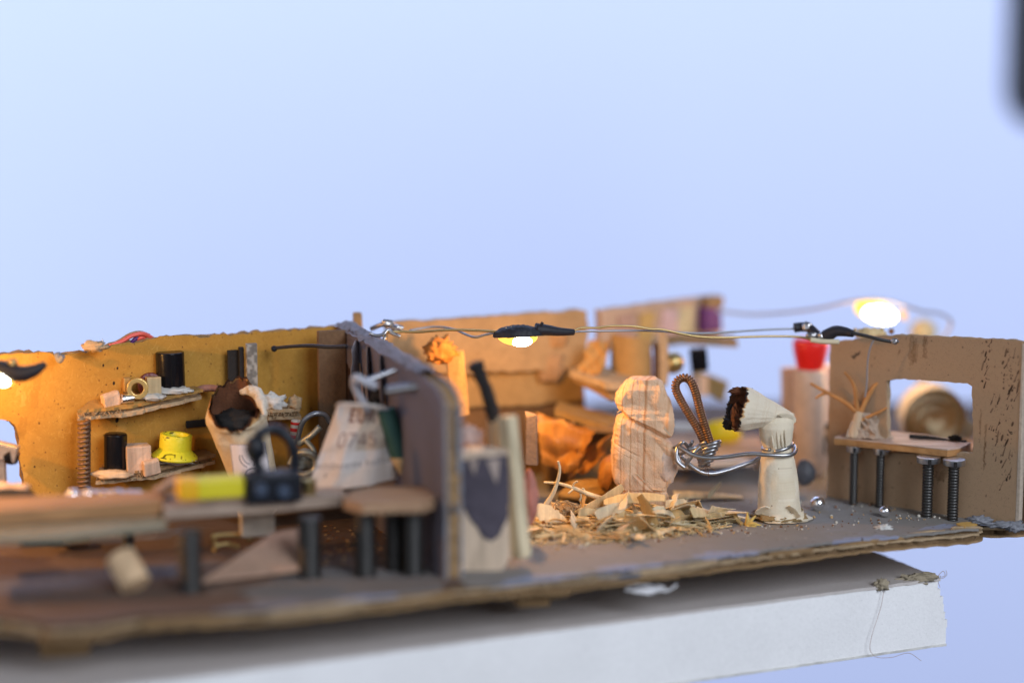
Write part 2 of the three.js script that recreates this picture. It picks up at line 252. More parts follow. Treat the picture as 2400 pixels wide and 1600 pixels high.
// white foam slab under the model
{
  const t = T('foam_slab', 'thick white foam board slab under the cardboard model', 'foam board');
  const A = [80.3, 6.2], d = [-0.912, 0.411], b = [-0.411, -0.912], at = (s, w) => [A[0] + d[0] * s + b[0] * w, A[1] + d[1] * s + b[1] * w];
  const outline = (o) => [at(-o - 0.1, -o), at(60, -o), at(120, -o), at(190, -o), at(190, 95), at(100, 95), at(-o, 95)];
  const end = [-0.2, 0.5, 1.1, 1.5, 1.75, 1.9, 1.7, 2.0], core = end.map((e, k) => { const r = rng(40 + k), rim = []; for (let i = 0; i <= 12; i++) rim.push(at(-e + (r() - 0.5) * 0.5, i * 8 - 0.02)); return plate([...rim.reverse(), at(60, 0), at(120, 0), at(190, 0), at(190, 96)], -11.1 - k * 1.5375, 1.5375); });
  t.part('foam_core', merge(core), mat([0.97, 0.97, 0.97], { map: faintMap, roughness: 0.95, bump: 0.00006 }));
  t.part('top_paper', plate(jag(outline(0.12), 1.2, 0.14, 6), -10.5, 0.58, 0.05), mat([0.62, 0.57, 0.54], { map: faintMap, roughness: 0.8, bump: 0.00005 }));
  t.part('bottom_paper', plate(jag([at(-2, -0.1), ...outline(0.1).slice(1, 6), at(-2, 95)], 1.5, 0.12, 7), -23.4, 0.5, 0.05), M.white);
  t.part('torn_edge', merge([blob([68.6,-10.26,11.8], [1.3, 1.1, 0.9], 0.4, 1.6, 2), blob([75.97,-10.59,7], [3, 0.9, 1], 0.5, 1.8, 5), blob([77.56,-10.09,7], [2, 0.8, 1], 0.45, 2, 9), blob([73.8,-10.97,8], [1.1, 0.5, 0.6], 0.4, 2, 3)]), board(0.42, 0.36, 0.26));
  one('hair', 'long fine hair stuck down the white slab face near its corner', 'hair', tube([[68.88,-11.46,12.2],[68.42,-14.14,12.5],[67.54,-16.85,13],[66.66,-19.56,13.5],[66.38,-22.12,13.7],[67.45,-23.58,13.2],[70.75,-24.24,11.6],[74.21,-23.91,10],[76.96,-25.89,8.4]], 0.05, 60, 5), M.hair);
  one('hair_tuft', 'tiny curled fuzz on the upper corner of the white slab', 'hair', [tube([[79.77,-10.69,6],[80.38,-9.78,6],[81.08,-9.21,6],[81.43,-10.03,6],[80.8,-10.36,6]], 0.05, 24, 4), tube([[80.16,-10.53,6],[80.97,-10.61,6],[81.74,-9.87,6],[81.56,-9.04,6]], 0.05, 24, 4), tube([[79.35,-10.2,6],[80.63,-10.2,6],[80.18,-11.19,6],[80.54,-12.34,6]], 0.05, 24, 4)], M.hair);
  one('fibre', 'long pale fibre lying on the slab below the cardboard edge', 'fibre', tube([[48.62,-10.42,-2],[53,-11.07,-1],[57.63,-11.71,1],[61.56,-12,3]], 0.06, 30, 4), M.thread, 'fibres on the slab');
  one('fibre', 'short pale fibre on the slab above the long one', 'fibre', tube([[53.76,-11.31,-7],[56.53,-11.81,-6],[59.56,-12.21,-4]], 0.05, 20, 4), M.thread, 'fibres on the slab');
  one('paper_scrap', 'small torn white paper scrap on the slab in front of the cardboard', 'paper scrap', [slab([[19.51,-4.8,34.6], [21.5,-3.49,36], [26.16,-4.47,33], [26.77,-4.53,35], [23.8,-5.45,35]], 0.3, 0.35, 1.2, 3), ribbon([26.48,-5.42,34], [28.85,-4.31,33], 0.9, { bow: -0.1 })], M.thread);
}
// spacers between slab and base
one('cardboard_spacer', 'torn tan cardboard spacer between the grey base and the slab', 'spacer', [bx([4.59,-3.98,37], [9, 2.4, 7], { ry: 0.36, rough: 0.5, r: 0.3 }), bx([2.98,-6.34,34], [6, 2, 6], { ry: 0.3, rough: 0.4, r: 0.3 })], M.kraft);
one('packing_block', 'blurred brown cardboard spacer under the lower left front edge', 'block', [bx([-73.08,-5.71,57], [9.5, 2.4, 8], { ry: 0.36, rough: 0.5, r: 0.4 }), bx([-74.78,-9.4,52], [8, 4, 7], { ry: 0.3, rough: 0.4, r: 0.4 })], M.kraft);

// cardboard base
{
  const front = [[-90.8,73.5],[-83.8,69.2],[-81.4,68],[-72.3,72.5],[-65.1,71.6],[-59.1,67.3],[-49.2,65.1],[-38.5,63.3],[-27.9,58.5],[-19,55.2],[-10.7,50.4],[-0.7,47.2],[9.4,43.9],[16.8,40.2],[29.8,33.6],[42.3,28],[53.7,22.5],[62,18.4],[70.2,15.5],[78.5,13],[86.7,10],[87.8,6],[96,5.3]];
  const rest = [[112, -2], [128, -60], [118, -118], [20, -118], [-20, -60], [-118, -10], [-118, 66]];
  const out = [...front, ...rest], r = rng(21);
  const edge = (o, amp, step, seed) => { const p = jag(out, step, amp, seed); return p.map(([x, z]) => [x - 0.33 * o, z - 0.95 * o]); };
  const t = T('model_ground', 'grey painted corrugated cardboard base with a torn front edge', 'cardboard base');
  const x0 = -118, z0 = -118, w = 246, h = 200;
  const floorTex = canvasTex(2048, 1664, (x, W, Hh) => {
    const P = ([a, b]) => [((a - x0) / w) * W, ((b - z0) / h) * Hh];
    x.fillStyle = '#5e4c41'; x.fillRect(0, 0, W, Hh);
    fibres(x, W, Hh, 6000, ['#6e5a4c', '#94806e', '#4c4038', '#78716c'], 26, 3);
    x.fillStyle = '#86827d'; ragged(x, [P([-32, -20]), P([-8, 50]), P([14, 50]), P([128, 20]), P([128, -60]), P([50, -70]), P([10, -50])], 7, 4);          // grey paint, right room
    x.fillStyle = '#77726f'; ragged(x, [[-38.1,67.3],[-45.1,54.6],[-36.8,38.2],[-11.8,38.2],[-11,62.3]].map(P), 9, 5);
    x.fillStyle = '#55525a'; ragged(x, [[-90.7,46.6],[-88.1,57.2],[-64.4,48.8],[-55.8,43.9],[-55.7,34.8],[-66.3,37.7]].map(P), 6, 6);                                        // darker brushed strips, left room
    x.fillStyle = '#5c5a62'; ragged(x, [[-75.7,23.4],[-62,17.8],[-60.9,10],[-68.9,9.3],[-77.4,14.6]].map(P), 5, 8);
    x.fillStyle = '#77747a'; ragged(x, [[-89.9,76.7],[-85.6,67.3],[-69.3,74.4],[-55.4,69.2],[-44.1,62.3],[-35,57.2],[-34,67.3],[-63.5,76.7]].map(P), 8, 9);
    x.globalAlpha = 0.5; x.fillStyle = '#9a7c69'; ragged(x, [[-50.3,57.2],[-46.9,39.7],[-42.8,23.4],[-37.2,17.8],[-35.3,38.2],[-40,49.3]].map(P), 10, 10); x.globalAlpha = 1;   // scuffed pink brown
    x.fillStyle = '#8e93a6'; for (const [a, b, s] of [[5.06,-0,45.25], [20.61,0,38.24], [37.65,0,29.47], [82.63,0,8.02], [65.15,0,17.77], [-22.37,0,57.24]].map((q) => [q[0], q[2], 3])) { const [cx, cy] = P([a, b]); ragged(x, [[cx - 60, cy + 22], [cx - 20, cy - 12], [cx + 50, cy - 22], [cx + 70, cy - 2]], 12, a * 7 + 90); }
    fibres(x, W, Hh, 2600, ['#9a98a0', '#5b5860', '#a7a1a0'], 14, 12, 0, 2);
    for (let i = 0; i < 500; i++) { x.globalAlpha = 0.05 + 0.08 * R(); x.fillStyle = ['#b8b2ac', '#4c4648', '#8d7a6a', '#a7a9b4'][i % 4]; x.save(); x.translate(R() * W, R() * Hh); x.rotate(R() * 6); x.scale(1, 0.3 + R()); ragged(x, [[-30, -8], [0, -20], [34, -4], [20, 18], [-18, 14]].map(([a, b]) => [a * (0.3 + R()), b * (0.3 + R())]), 9, i + 400); x.restore(); } x.globalAlpha = 1;
    speckle(x, W, Hh, 5200, ['#3b2a20', '#b9b2a8', '#6a4a34', '#cfc6b4', '#4b474c'], 0.5, 2.2, 13);
  });
  const uvFloor = (g) => { const p = g.attributes.position, uv = g.attributes.uv; for (let i = 0; i < p.count; i++) uv.setXY(i, (p.getX(i) - x0) / w, 1 - (p.getZ(i) - z0) / h); g.userData.keepUV = true; return g; };
  const top = plate(edge(0, 0.35, 1.1, 31), 0, 0.45), pp = top.attributes.position;
  for (let i = 0; i < pp.count; i++) pp.setY(i, pp.getY(i) + 0.25 * N3(pp.getX(i) * 0.12, 3, pp.getZ(i) * 0.12));
  t.part('top_liner', uvFloor(top), mat(null, { map: floorTex, roughness: 0.82, bump: 0.00025 }));
  t.part('upper_fluting', plate(edge(0.9, 0.5, 0.9, 33), -0.47, 0.75), M.core);
  t.part('middle_liner', plate(edge(-0.1, 0.55, 1.3, 34), -1.0, 0.4), M.kraftPale);
  t.part('lower_fluting', plate(edge(0.7, 0.5, 0.9, 35), -1.42, 0.8), M.core);
  t.part('bottom_liner', plate(edge(-0.35, 0.6, 1.5, 36), -2.25, 0.45), M.kraft);
  const curl = (a, b, wd, m, o) => t.part('torn_flap', ribbon(a, b, wd, { t: 0.3, ...o }), m);
  curl([69.22,-0.82,14.5], [80.07,-0.48,11], 1.2, M.kraftPale, { roll: 1.3 }); curl([59.18,-1.12,19], [71.94,-0.8,14.6], 1.1, M.kraft, { roll: 1.25 }); curl([81.32,-0.02,10.6], [87.36,-0.41,9], 1.6, M.kraftPale, { roll: 0.9 });
  curl([20.63,-1.2,38], [36.01,-0.99,31], 1.5, M.kraftPale, { roll: 1.2, bow: -0.01 }); curl([45.54,-0.85,26.5], [53.99,-0.89,23], 1.2, M.kraft, { roll: 1.1 }); curl([-3.59,-0.96,48], [8,-0.98,43], 1.3, M.bluePaint, { roll: 0.6 }); curl([14.62,-0.92,41], [22.11,-1.35,38], 1.4, M.bluePaint, { roll: 0.9, bow: -0.03 });
  curl([-39.81,-1.15,64], [-23.73,-0.87,58], 2, M.kraftPale, { roll: 1.1 }); curl([-76.96,-2,70], [-64.61,-1.56,71], 2.2, M.kraftPale, { roll: 0.9, bow: -0.05 }); curl([-59.05,-1.33,68], [-43.94,-1.79,64], 2, M.kraft, { roll: 1.1 }); curl([-21.12,-1.5,55], [-9.96,-1.16,51], 1.6, M.kraft, { roll: 1.2 });
}

// ---------- walls ----------
function boardWall(t, P, pts, holes, thick, faceMat, opts = {}) {   // two liners with a recessed core, cut edges torn
  const a = opts.amp ?? 0.22, st = opts.step ?? 0.9, inset = 0.45, sd = opts.seed ?? 1;
  const h = (k) => holes.map((q, i) => jag(q, st, a, sd + 50 + i + k * 7));
  const f = wallGeo(...P, jag(pts, st, a, sd), -0.5, 0, h(0), 0, !!opts.painted);
  t.part('face_sheet', f, faceMat);
  t.part('fluted_core', wallGeo(...P, jag(pts, st, a * 1.3, sd + 2).map(([x, y]) => [x, y - inset]), -thick + 0.5, -0.5, h(1)), opts.core ?? M.core);
  t.part('back_sheet', wallGeo(...P, jag(pts, st, a, sd + 3), -thick, -thick + 0.5, h(2)), opts.back ?? M.kraft);
}
const YW = [[-104,13.6],[-33.9,-13.8]], DV = [[-34,-14],[-11.5,46.5]], RW = [[62.4,-15.6],[93.8,8.2]], BW = [[-36,-18],[15.5,-39.5]], RE = [[18,-40],[46,-62]];
{ // ochre wall of the left room, with a cut window at its left
  const top = [[6.4,33.2],[10.97,32.7],[15.61,32.66],[20.89,32.11],[21.64,31.03],[22.29,31.79],[25.76,32.06],[29.34,32.49],[31.51,33.01],[34.56,33.4],[38.19,33.68],[41.44,34.14],[45.91,33.97],[48.37,33.67],[52.49,33.85],[55.81,33.75],[59.15,33.97],[63.35,33.9],[67.59,34.08],[71.42,34.21],[75.45,33.99]];
  const pts = [[0, -0.4], [75.2, -0.4], ...top.reverse(), [0, top[top.length - 1][1]]];
  const hole = [[4.4,20.83],[9.76,20.45],[11.46,20.25],[12.67,19.45],[13.4,18.11],[13.7,15.68],[13.84,12.85],[14.05,10.01],[14.43,7.55],[13.92,6.3],[3.87,6.81]];
  const tex = canvasTex(1024, 512, (x, W, H) => {
    x.fillStyle = '#b08233'; x.fillRect(0, 0, W, H);
    for (let i = 0; i < 260; i++) { x.globalAlpha = 0.07; x.fillStyle = R() < 0.5 ? '#93651d' : '#cfa050'; x.beginPath(); x.ellipse(R() * W, R() * H, 8 + R() * 50, 10 + R() * 70, 0, 0, 7); x.fill(); }
    x.globalAlpha = 1; fibres(x, W, H, 9000, ['#8f6119', '#eac06c', '#6e4a16', '#c99636'], 16, 4, 1.57, 2.4);
    speckle(x, W, H, 340, ['#4a2c10', '#6b4418', '#3a220c'], 0.8, 2.4, 6, 1.6); for (let k = 0; k < 46; k++) { x.globalAlpha = 0.1 + 0.12 * R(); x.fillStyle = R() < 0.7 ? '#7a5118' : '#efcf8a'; const cx = R() * W, cy = R() * H, w = 4 + R() * 16, h = 8 + R() * 46; ragged(x, [[cx - w, cy + h], [cx - w * 0.3, cy - h], [cx + w, cy - h], [cx + w * 0.4, cy + h]], 8, k + 500); } x.globalAlpha = 1; fibres(x, W, H, 3500, ['#5f3f14', '#f4d68c'], 12, 44);
    x.fillStyle = '#1e1208'; for (const [u, v, r] of [[0.42, 0.26, 4], [0.425, 0.46, 6], [0.335, 0.6, 7], [0.395, 0.16, 3], [0.43, 0.18, 3]]) { x.beginPath(); x.ellipse(u * W, v * H, r * 0.7, r * 1.3, 0.1, 0, 7); x.fill(); }
  }, [75.3, 35]);
  const t = T('ochre_wall', 'ochre cardboard back wall of the left room with a cut window', 'cardboard wall');
  boardWall(t, YW, pts, [hole], 2.6, mat(null, { map: tex, bump: 0 }), { painted: true, seed: 3, amp: 0.28 });
  t.part('paper_curl', tube([[-83.73,32.36,8],[-83.08,31.33,9],[-82.33,32.28,9.5]], (q) => 0.7 - 0.3 * q, 10), M.bluePaint);
  for (const [g, m] of [[blob([-77.09,33.47,6], [2.2, 1, 1.2], 0.4, 1.5, 3), M.kraftPale], [tube([[-75.83,33.47,6],[-75.64,34.43,6],[-75.71,34.98,6]], (q) => 0.35 * (1.05 - q), 8), M.greyWire]]) t.part('torn_tuft', g, m);
}
{ // grey divider
    const L = 64.5, pts = [[0, -0.4], [L, -0.4], [L, 29.5], [L - 1.6, 31.4], [L - 5, 32.6], [44, 33.2], [30, 33.8], [17, 34.2], [8, 34.6], [0, 34.4]];
  const tex = canvasTex(1024, 512, (x, W, H) => {
    x.fillStyle = '#4a2f22'; x.fillRect(0, 0, W, H); fibres(x, W, H, 2500, ['#2a180f', '#7d5a44', '#9c7a62'], 30, 5, 1.57, 1);  // bare brown board, coloured darker for the shade in the corner
    x.fillStyle = '#968e9c'; ragged(x, [[0, -10], [W + 20, -10], [W + 20, H + 10], [W * 0.32, H + 10], [W * 0.28, H * 0.5], [W * 0.24, H * 0.47], [W * 0.22, H * 0.24], [W * 0.2, H * 0.24], [W * 0.1, H * 0.2], [0, H * 0.1]], 14, 6);
    x.fillStyle = '#5a3f33'; ragged(x, [[W * 0.33, H * 0.12], [W * 0.36, H * 0.12], [W * 0.35, H * 0.34], [W * 0.31, H * 0.34]], 6, 8);
    for (let i = 0; i < 240; i++) { x.globalAlpha = 0.06; x.fillStyle = R() < 0.5 ? '#a8a0ae' : '#7d7482'; x.beginPath(); x.ellipse(W * (0.3 + R() * 0.75), R() * H, 6 + R() * 30, 10 + R() * 60, 0.2, 0, 7); x.fill(); }
    x.globalAlpha = 1; fibres(x, W, H, 2600, ['#a49aa6', '#726874'], 22, 9, 1.57, 1);
  }, [L, 35]);
  const t = T('grey_divider', 'purple grey painted divider wall between the two rooms', 'cardboard wall');
  boardWall(t, DV, pts, [], 3.4, mat(null, { map: tex, roughness: 0.6, bump: 0.0003 }), { painted: true, seed: 13, amp: 0.2, core: M.kraft, back: M.bluePaint });
  const onD = (s, y, n) => onWall(...DV, s, y, n);
  t.part('paint_skin', merge([bx(onD(L + 0.15, 15, -0.35), [0.9, 30.5, 0.5], { ry: -1.21 + Math.PI, r: 0.1, rough: 0.25, freq: 0.2 }), bx(onD(L + 0.2, 24, -2.4), [1.6, 11, 0.5], { ry: -1.21, r: 0.1, rough: 0.3, freq: 0.2 }), bx(onD(L + 0.2, 12.5, -1.9), [2.4, 1.6, 0.5], { ry: -1.21, r: 0.1, rough: 0.3, freq: 0.3 })]), M.bluePaint);
  t.part('crumpled_skin', grid(40, 6, (u, v) => { const s = u * 52, q = onD(s, 34.6 - s * 0.025 + 0.7 * Math.sin(v * 3.14) + 0.5 * N3(u * 16, v * 3, 1), 0.5 - v * 4.2 + 0.35 * N3(u * 20, v * 4, 5)); return q; }), M.greyPaint);
  for (const [a, b, wd] of [[[22, 33.5, 0.3], [25, 22, 0.9], 3.2], [[15, 33.6, 0.3], [17, 25, 1.2], 4], [[30, 33.2, 0.3], [33, 24, 0.8], 3]]) t.part('paint_fold', ribbon(onD(...a), onD(...b), wd, { roll: 1.2, bow: 0.02, t: 0.3, taper: 0.6 }), M.greyPaint);
}
{ // right wall with a window
  const win = [[11.92,24.46],[14.8,25.18],[18.38,25.47],[22.81,25.61],[26.31,25.74],[28.74,25.92],[29.63,25.36],[29.96,20.94],[30.19,16.9],[30.34,12.67],[12.52,10.41],[12.13,17.23]];
  const topw = [[-0.75,30.8],[3.62,31.63],[8.21,32.65],[14.18,33.62],[22.53,34.07],[31.19,34.47],[36.45,34.81],[37.89,34.71]];
  const L = 39.4, pts = [[-0.4, -0.3], [L, -0.3], [L, topw[7][1]], ...topw.slice(0, 7).reverse(), [-0.4, topw[0][1]]];
  const tex = canvasTex(1024, 896, (x, W, H) => {
    x.fillStyle = '#c9a682'; x.fillRect(0, 0, W, H); fibres(x, W, H, 9000, ['#6d5541', '#b89c84', '#7f6753', '#54402f'], 16, 14);
    speckle(x, W, H, 900, ['#6b4f3a', '#8a6a50', '#b79d88'], 0.6, 2.2, 15);
    const r = rng(16); x.fillStyle = '#3a2416';
    for (let i = 0; i < 150; i++) { const k = i % 5, u = 0.78 + 0.2 * [0.2, 0.75, 0.9, 0.5, 0.8][k] + 0.06 * (r() - 0.5), v = [0.1, 0.12, 0.28, 0.5, 0.62][k] + 0.22 * (r() - 0.5) * (1 + r()), l = 1 + r() ** 4 * 30; x.save(); x.translate(u * W, v * H); x.rotate(0.35 + (r() - 0.5) * 0.4); x.globalAlpha = 0.35 + 0.5 * r(); x.beginPath(); x.ellipse(0, 0, 1 + r() ** 2 * 5, 1.5 + l, 0, 0, 7); x.fill(); if (l > 9) { x.beginPath(); x.ellipse(2 * r(), l * 0.8, 2 + 2 * r(), 4 + l * 0.4 * r(), 0.4 * r(), 0, 7); x.fill(); } x.restore(); }
    for (let i = 0; i < 60; i++) { x.globalAlpha = 0.3; x.beginPath(); x.ellipse(r() * W, r() * H, 1 + r() * 4, 2 + r() * 8, 0.3, 0, 7); x.fill(); }
    x.fillStyle = '#5a3616'; for (const [u, v, a, b, n] of [[0.44, 0.14, 16, 80, 5], [0.5, 0.11, 12, 60, 4], [0.37, 0.16, 7, 20, 2], [0.83, 0.62, 8, 110, 4], [0.8, 0.5, 6, 70, 3], [0.6, 0.8, 30, 40, 3], [0.2, 0.6, 20, 90, 3]]) for (let k = 0; k < n; k++) { x.globalAlpha = 0.14 + 0.1 * r(); const cx = u * W + (r() - 0.5) * a * 2, cy = v * H + (r() - 0.5) * b, w = a * (0.3 + 0.6 * r()), h = b * (0.3 + 0.6 * r()); ragged(x, [[cx - w, cy + h], [cx - w * 0.2, cy - h], [cx + w * 1.4, cy - h * 1.1], [cx + w * 0.5, cy + h]], 9, k + u * 900); }
    x.globalAlpha = 0.6; x.fillStyle = '#2b241f'; ragged(x, [[0.105 * W, 0.21 * H], [0.13 * W, 0.19 * H], [0.16 * W, 0.175 * H], [0.15 * W, 0.2 * H], [0.12 * W, 0.222 * H]], 8, 77);
    x.globalAlpha = 1; x.strokeStyle = '#141210'; x.lineWidth = 3; x.beginPath(); x.moveTo(0.945 * W, 0.5 * H); x.lineTo(0.955 * W, 0.515 * H); x.arc(0.962 * W, 0.515 * H, 5, 3, 9); x.stroke();
  }, [L, 36]);
  const t = T('brown_wall', 'brown speckled cardboard wall with a square window at the right', 'cardboard wall');
  boardWall(t, RW, pts, [win], 1.7, mat(null, { map: tex, bump: 0.0002 }), { painted: true, seed: 23, amp: 0.14, core: M.kraftPale, back: M.kraftPale });
  t.part('cut_edge', wobble(bx(onWall(...RW, L + 0.25, 17, -0.8), [0.7, 34.6, 1.7], { ry: -0.645, r: 0.15 }), 0.12, 0.5), board(0.62, 0.52, 0.42));
  const s = T('brown_upright', 'dark brown cardboard upright cut off by the right edge of the picture', 'cardboard strip'); s.single = true;
  s.part('brown_upright', wobble(bx([98.6, 16, 1.5], [3.6, 33, 12], { ry: -0.5, r: 0.3 }), 0.15, 0.2), M.kraftDark);
  one('fishing_line', 'thin translucent line hanging down the brown wall from the wire', 'thread', tube([[68.58,33.02,-4.5],[68.02,31.5,-4.8],[67.77,28.46,-5.8],[67.85,24.19,-6.6],[67.65,21.64,-7]], 0.2, 24, 6), mat([0.5, 0.46, 0.45], { bump: 0, transmission: 0.6, roughness: 0.7 }));
}
{ // tan back wall of the right room: two overlapping boards
  const t = T('tan_back_wall', 'tan cardboard back wall of overlapping boards behind the lit lamp', 'cardboard wall');
  const a = [[13.83,33.93],[29.73,33.89],[41.83,34],[53.22,34.17],[54.95,33.81],[55.26,30.87],[55.21,22.88],[52.32,21.99],[39.01,22.33],[26,22.84],[11.51,24.31],[11.59,33.38]];
  t.part('upper_board', wallGeo(...BW, jag(a, 1.5, 0.22, 61), -0.3, 1.6, [], 0.15), board(0.46, 0.31, 0.16));
  const b = [[11.53,26.54],[55.4,23.75],[55.64,14.98],[43.74,14.76],[29.67,15.25],[11.43,16.23]];
  t.part('middle_board', wallGeo(...BW, jag(b, 1.5, 0.25, 62), -1.4, -0.5, []), board(0.42, 0.27, 0.11));
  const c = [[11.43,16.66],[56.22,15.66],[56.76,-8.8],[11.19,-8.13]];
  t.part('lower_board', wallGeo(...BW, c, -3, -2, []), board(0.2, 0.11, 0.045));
  t.part('glue_patch', blob(onWall(...BW, 47, 23, 1.2), [2.6, 3.2, 0.8], 0.3, 1.4, 4), board(0.44, 0.27, 0.14));
  t.part('glue_patch', blob(onWall(...BW, 47.5, 28.6, 1.2), [2.8, 2, 0.7], 0.3, 1.4, 7), board(0.5, 0.28, 0.12));
  one('brown_peg', 'small brown peg sticking up behind the grey divider', 'peg', bx([-30.21,34.04,-18], [1.7, 5, 1.6], { rough: 0.2, r: 0.4 }), M.kraft);
}
{ // rear board further right
  const a = [[0.33,33.66],[11.08,33.89],[23.14,33.94],[33.7,33.97],[34.6,33.16],[34.99,26.62],[34.54,23.86],[18.41,24.33],[0.63,24.83]];
  const t = T('rear_board', 'pinkish tan cardboard board at the back beside the narrow gap', 'cardboard wall');
  t.part('sheet', wallGeo(...RE, jag(a, 1.5, 0.2, 71), -2, 0, [], 0.2), board(0.6, 0.42, 0.3));
  for (const [px, m] of [[0.36, board(0.62, 0.4, 0.14)], [0.55, board(0.72, 0.5, 0.5)], [0.68, board(0.66, 0.56, 0.34)], [0.2, board(0.52, 0.33, 0.26)]]) t.part('paper_patch', wallGeo(...RE, jag([[35 * px - 2.2, 26], [35 * px + 2.2, 26], [35 * px + 2.4, 32], [35 * px - 2, 32.2]], 1, 0.4, px * 100), 0.05, 0.4, []), m);
  one('purple_block', 'deep purple block on the end of the rear cardboard board', 'block', bx([42.02,29.47,-58], [5, 5.6, 4], { ry: 0.6, r: 0.7, rough: 0.2 }), M.purple);
  one('maroon_block', 'dark brown maroon lump above the deep purple block', 'block', bx([42.7,33.07,-58], [5, 2.4, 3.6], { ry: 0.6, r: 0.8, rough: 0.3 }), M.kraft);
}

// ---------- the two standing figures ----------
{ // carved wood figure
  
  const px = [[1197,1462,1560],[1186,1456,1569],[1166,1454,1572],[1146,1456,1565],[1134,1449,1566],[1122,1441,1575],[1104,1438,1585],[1080,1436,1588],[1058,1436,1587],[1040,1437,1579],[1032,1438,1572],[1025,1440,1566],[1018,1441,1574],[1004,1443,1580],[986,1446,1581],[976,1451,1581],[968,1458,1580],[962,1459,1579],[954,1450,1578],[940,1444,1575],[926,1447,1566],[908,1459,1559],[896,1468,1556],[886,1482,1540]];
  const Z0 = -3, yOf = [[24.47,0.23,-3],[24.24,26.23,-3]], Y = (p) => lerp(yOf[0][1], yOf[1][1], (1197 - p) / (1197 - 883)), K = 0.0805 * 1.0, X = (p) => (p - 1200) * K;
  const rows = px.map(([y, a, b]) => { const f = y < 900 ? 0.72 : y > 1150 ? 0.8 : 1; return [Y(y), X(a), X(b), Z0 - (y < 960 ? 0.4 : 0), f * (y < 970 ? 3.4 : 3.8)]; });
  const groove = (x, y, x0, y0, x1, y1, w) => { const dx = x1 - x0, dy = y1 - y0, l2 = dx * dx + dy * dy, t = Math.max(0, Math.min(1, ((x - x0) * dx + (y - y0) * dy) / l2)), d = Math.hypot(x - x0 - t * dx, y - y0 - t * dy); return Math.max(0, 1 - d / w); };
  const disp = (x, y, z) => {
    const cx = X(1510); let k = 1;
    const n = groove(x, y, X(1446), Y(964), X(1582), Y(1028), 0.75) * 0.3 + groove(x, y, X(1440), Y(1143), X(1590), Y(1143), 0.4) * 0.09 + groove(x, y, X(1490), Y(1105), X(1530), Y(1140), 0.3) * 0.07 + groove(x, y, X(1440), Y(1030), X(1500), Y(1062), 0.22) * 0.07;
    k -= n; const q = 0.55 * Math.abs(N3(x * 0.22, y * 0.14, 4)) - 0.2 + 0.07 * N3(x * 2.2, y * 0.35, 9) + 0.05 * N3(x * 6, y * 1.2, z * 2), e = 0.12 * N3(y * 1.1, z * 0.4, x > cx ? 3 : 8);
    return [cx + (x - cx) * (1 - n * 0.5) + e, y + 0.08 * N3(x * 2, y * 2, z), Z0 + (z - Z0) * k + q];
  };
  const figTex = canvasTex(512, 1024, (x, W, H) => {
    x.fillStyle = '#e2bd99'; x.fillRect(0, 0, W, H);
    fibres(x, W, H, 5000, ['#c19368', '#ecd2b4', '#b57f52', '#e7c9a8'], 60, 24, 1.57, 0.12);
    for (const [u, w, c, al] of [[0.1, 26, '#bb7c4a', 0.3], [0.22, 9, '#a8622f', 0.45], [0.27, 30, '#c48a5a', 0.25], [0.37, 10, '#a8622f', 0.5], [0.48, 18, '#c08452', 0.25], [0.58, 26, '#a25d2a', 0.55], [0.74, 12, '#c08452', 0.3], [0.93, 24, '#bb7c4a', 0.3]]) { for (let k = 0; k < 6; k++) { x.globalAlpha = al * 0.22; x.strokeStyle = c; x.lineWidth = w * (0.2 + 0.8 * R()); x.beginPath(); x.moveTo(u * W + (R() - 0.5) * 10, 0); x.bezierCurveTo(u * W + (R() - 0.5) * 16, H * 0.3, u * W + (R() - 0.5) * 16, H * 0.7, u * W + (R() - 0.5) * 12, H); x.stroke(); } }
    x.globalAlpha = 0.55; x.strokeStyle = '#7a4a22'; x.lineWidth = 2.5; for (const l of [[[0.02, 0.47], [0.2, 0.53], [0.42, 0.58]], [[0.3, 0.27], [0.6, 0.31], [0.95, 0.43]], [[0.4, 0.7], [0.5, 0.77], [0.62, 0.82]], [[0.1, 0.83], [0.5, 0.825], [0.9, 0.83]], [[0.62, 0.74], [0.66, 0.76], [0.68, 0.77]]]) { x.beginPath(); x.moveTo(l[0][0] * W, l[0][1] * H); x.quadraticCurveTo(l[1][0] * W, l[1][1] * H, l[2][0] * W, l[2][1] * H); x.stroke(); }
    x.globalAlpha = 0.5; x.fillStyle = '#8f3d1c'; x.beginPath(); x.ellipse(0.72 * W, 0.985 * H, 70, 14, 0, 0, 7); x.fill(); x.globalAlpha = 1; speckle(x, W, H, 160, ['#8a5a34', '#f2dfc8', '#6e4528'], 0.8, 2.4, 27);
  });
  const g = loft(rows, 110, 'rect', disp, 7), p = g.attributes.position, uv = g.attributes.uv, xa = X(1436), xb = X(1588), ya = Y(1197), yb = Y(883);
  for (let i = 0; i < p.count; i++) uv.setXY(i, (p.getX(i) - xa + 0.3 * (p.getZ(i) - Z0)) / (xb - xa), (p.getY(i) - ya) / (yb - ya)); g.userData.keepUV = true;
  const t = T('carved_figure', 'carved striped wooden figure standing in the straw', 'figure');
  t.part('body', g, mat(null, { map: figTex, roughness: 0.72, bump: 0.0002 }));
  t.part('splinter', merge([tube([[20.16,20.19,2],[19.82,20.43,2.4],[20.37,20.8,2.6]], 0.16, 6, 5), ribbon([29.71,16.22,3.3], [28.37,17.74,4], 0.8, { roll: 0.4 }), ribbon([23.45,8.63,2.2], [25.06,7.03,2.4], 0.5, {}), ribbon([26.37,5.67,2.2], [28.65,5.41,1.8], 0.7, {})]), M.pale);
  t.part('beard', blob([29.25,9.54,-0.4], [2.0, 3.8, 1.6], 0.14, 1.5, 12), mat([0.8, 0.62, 0.5], { map: grimeMap, roughness: 0.8 }));
}
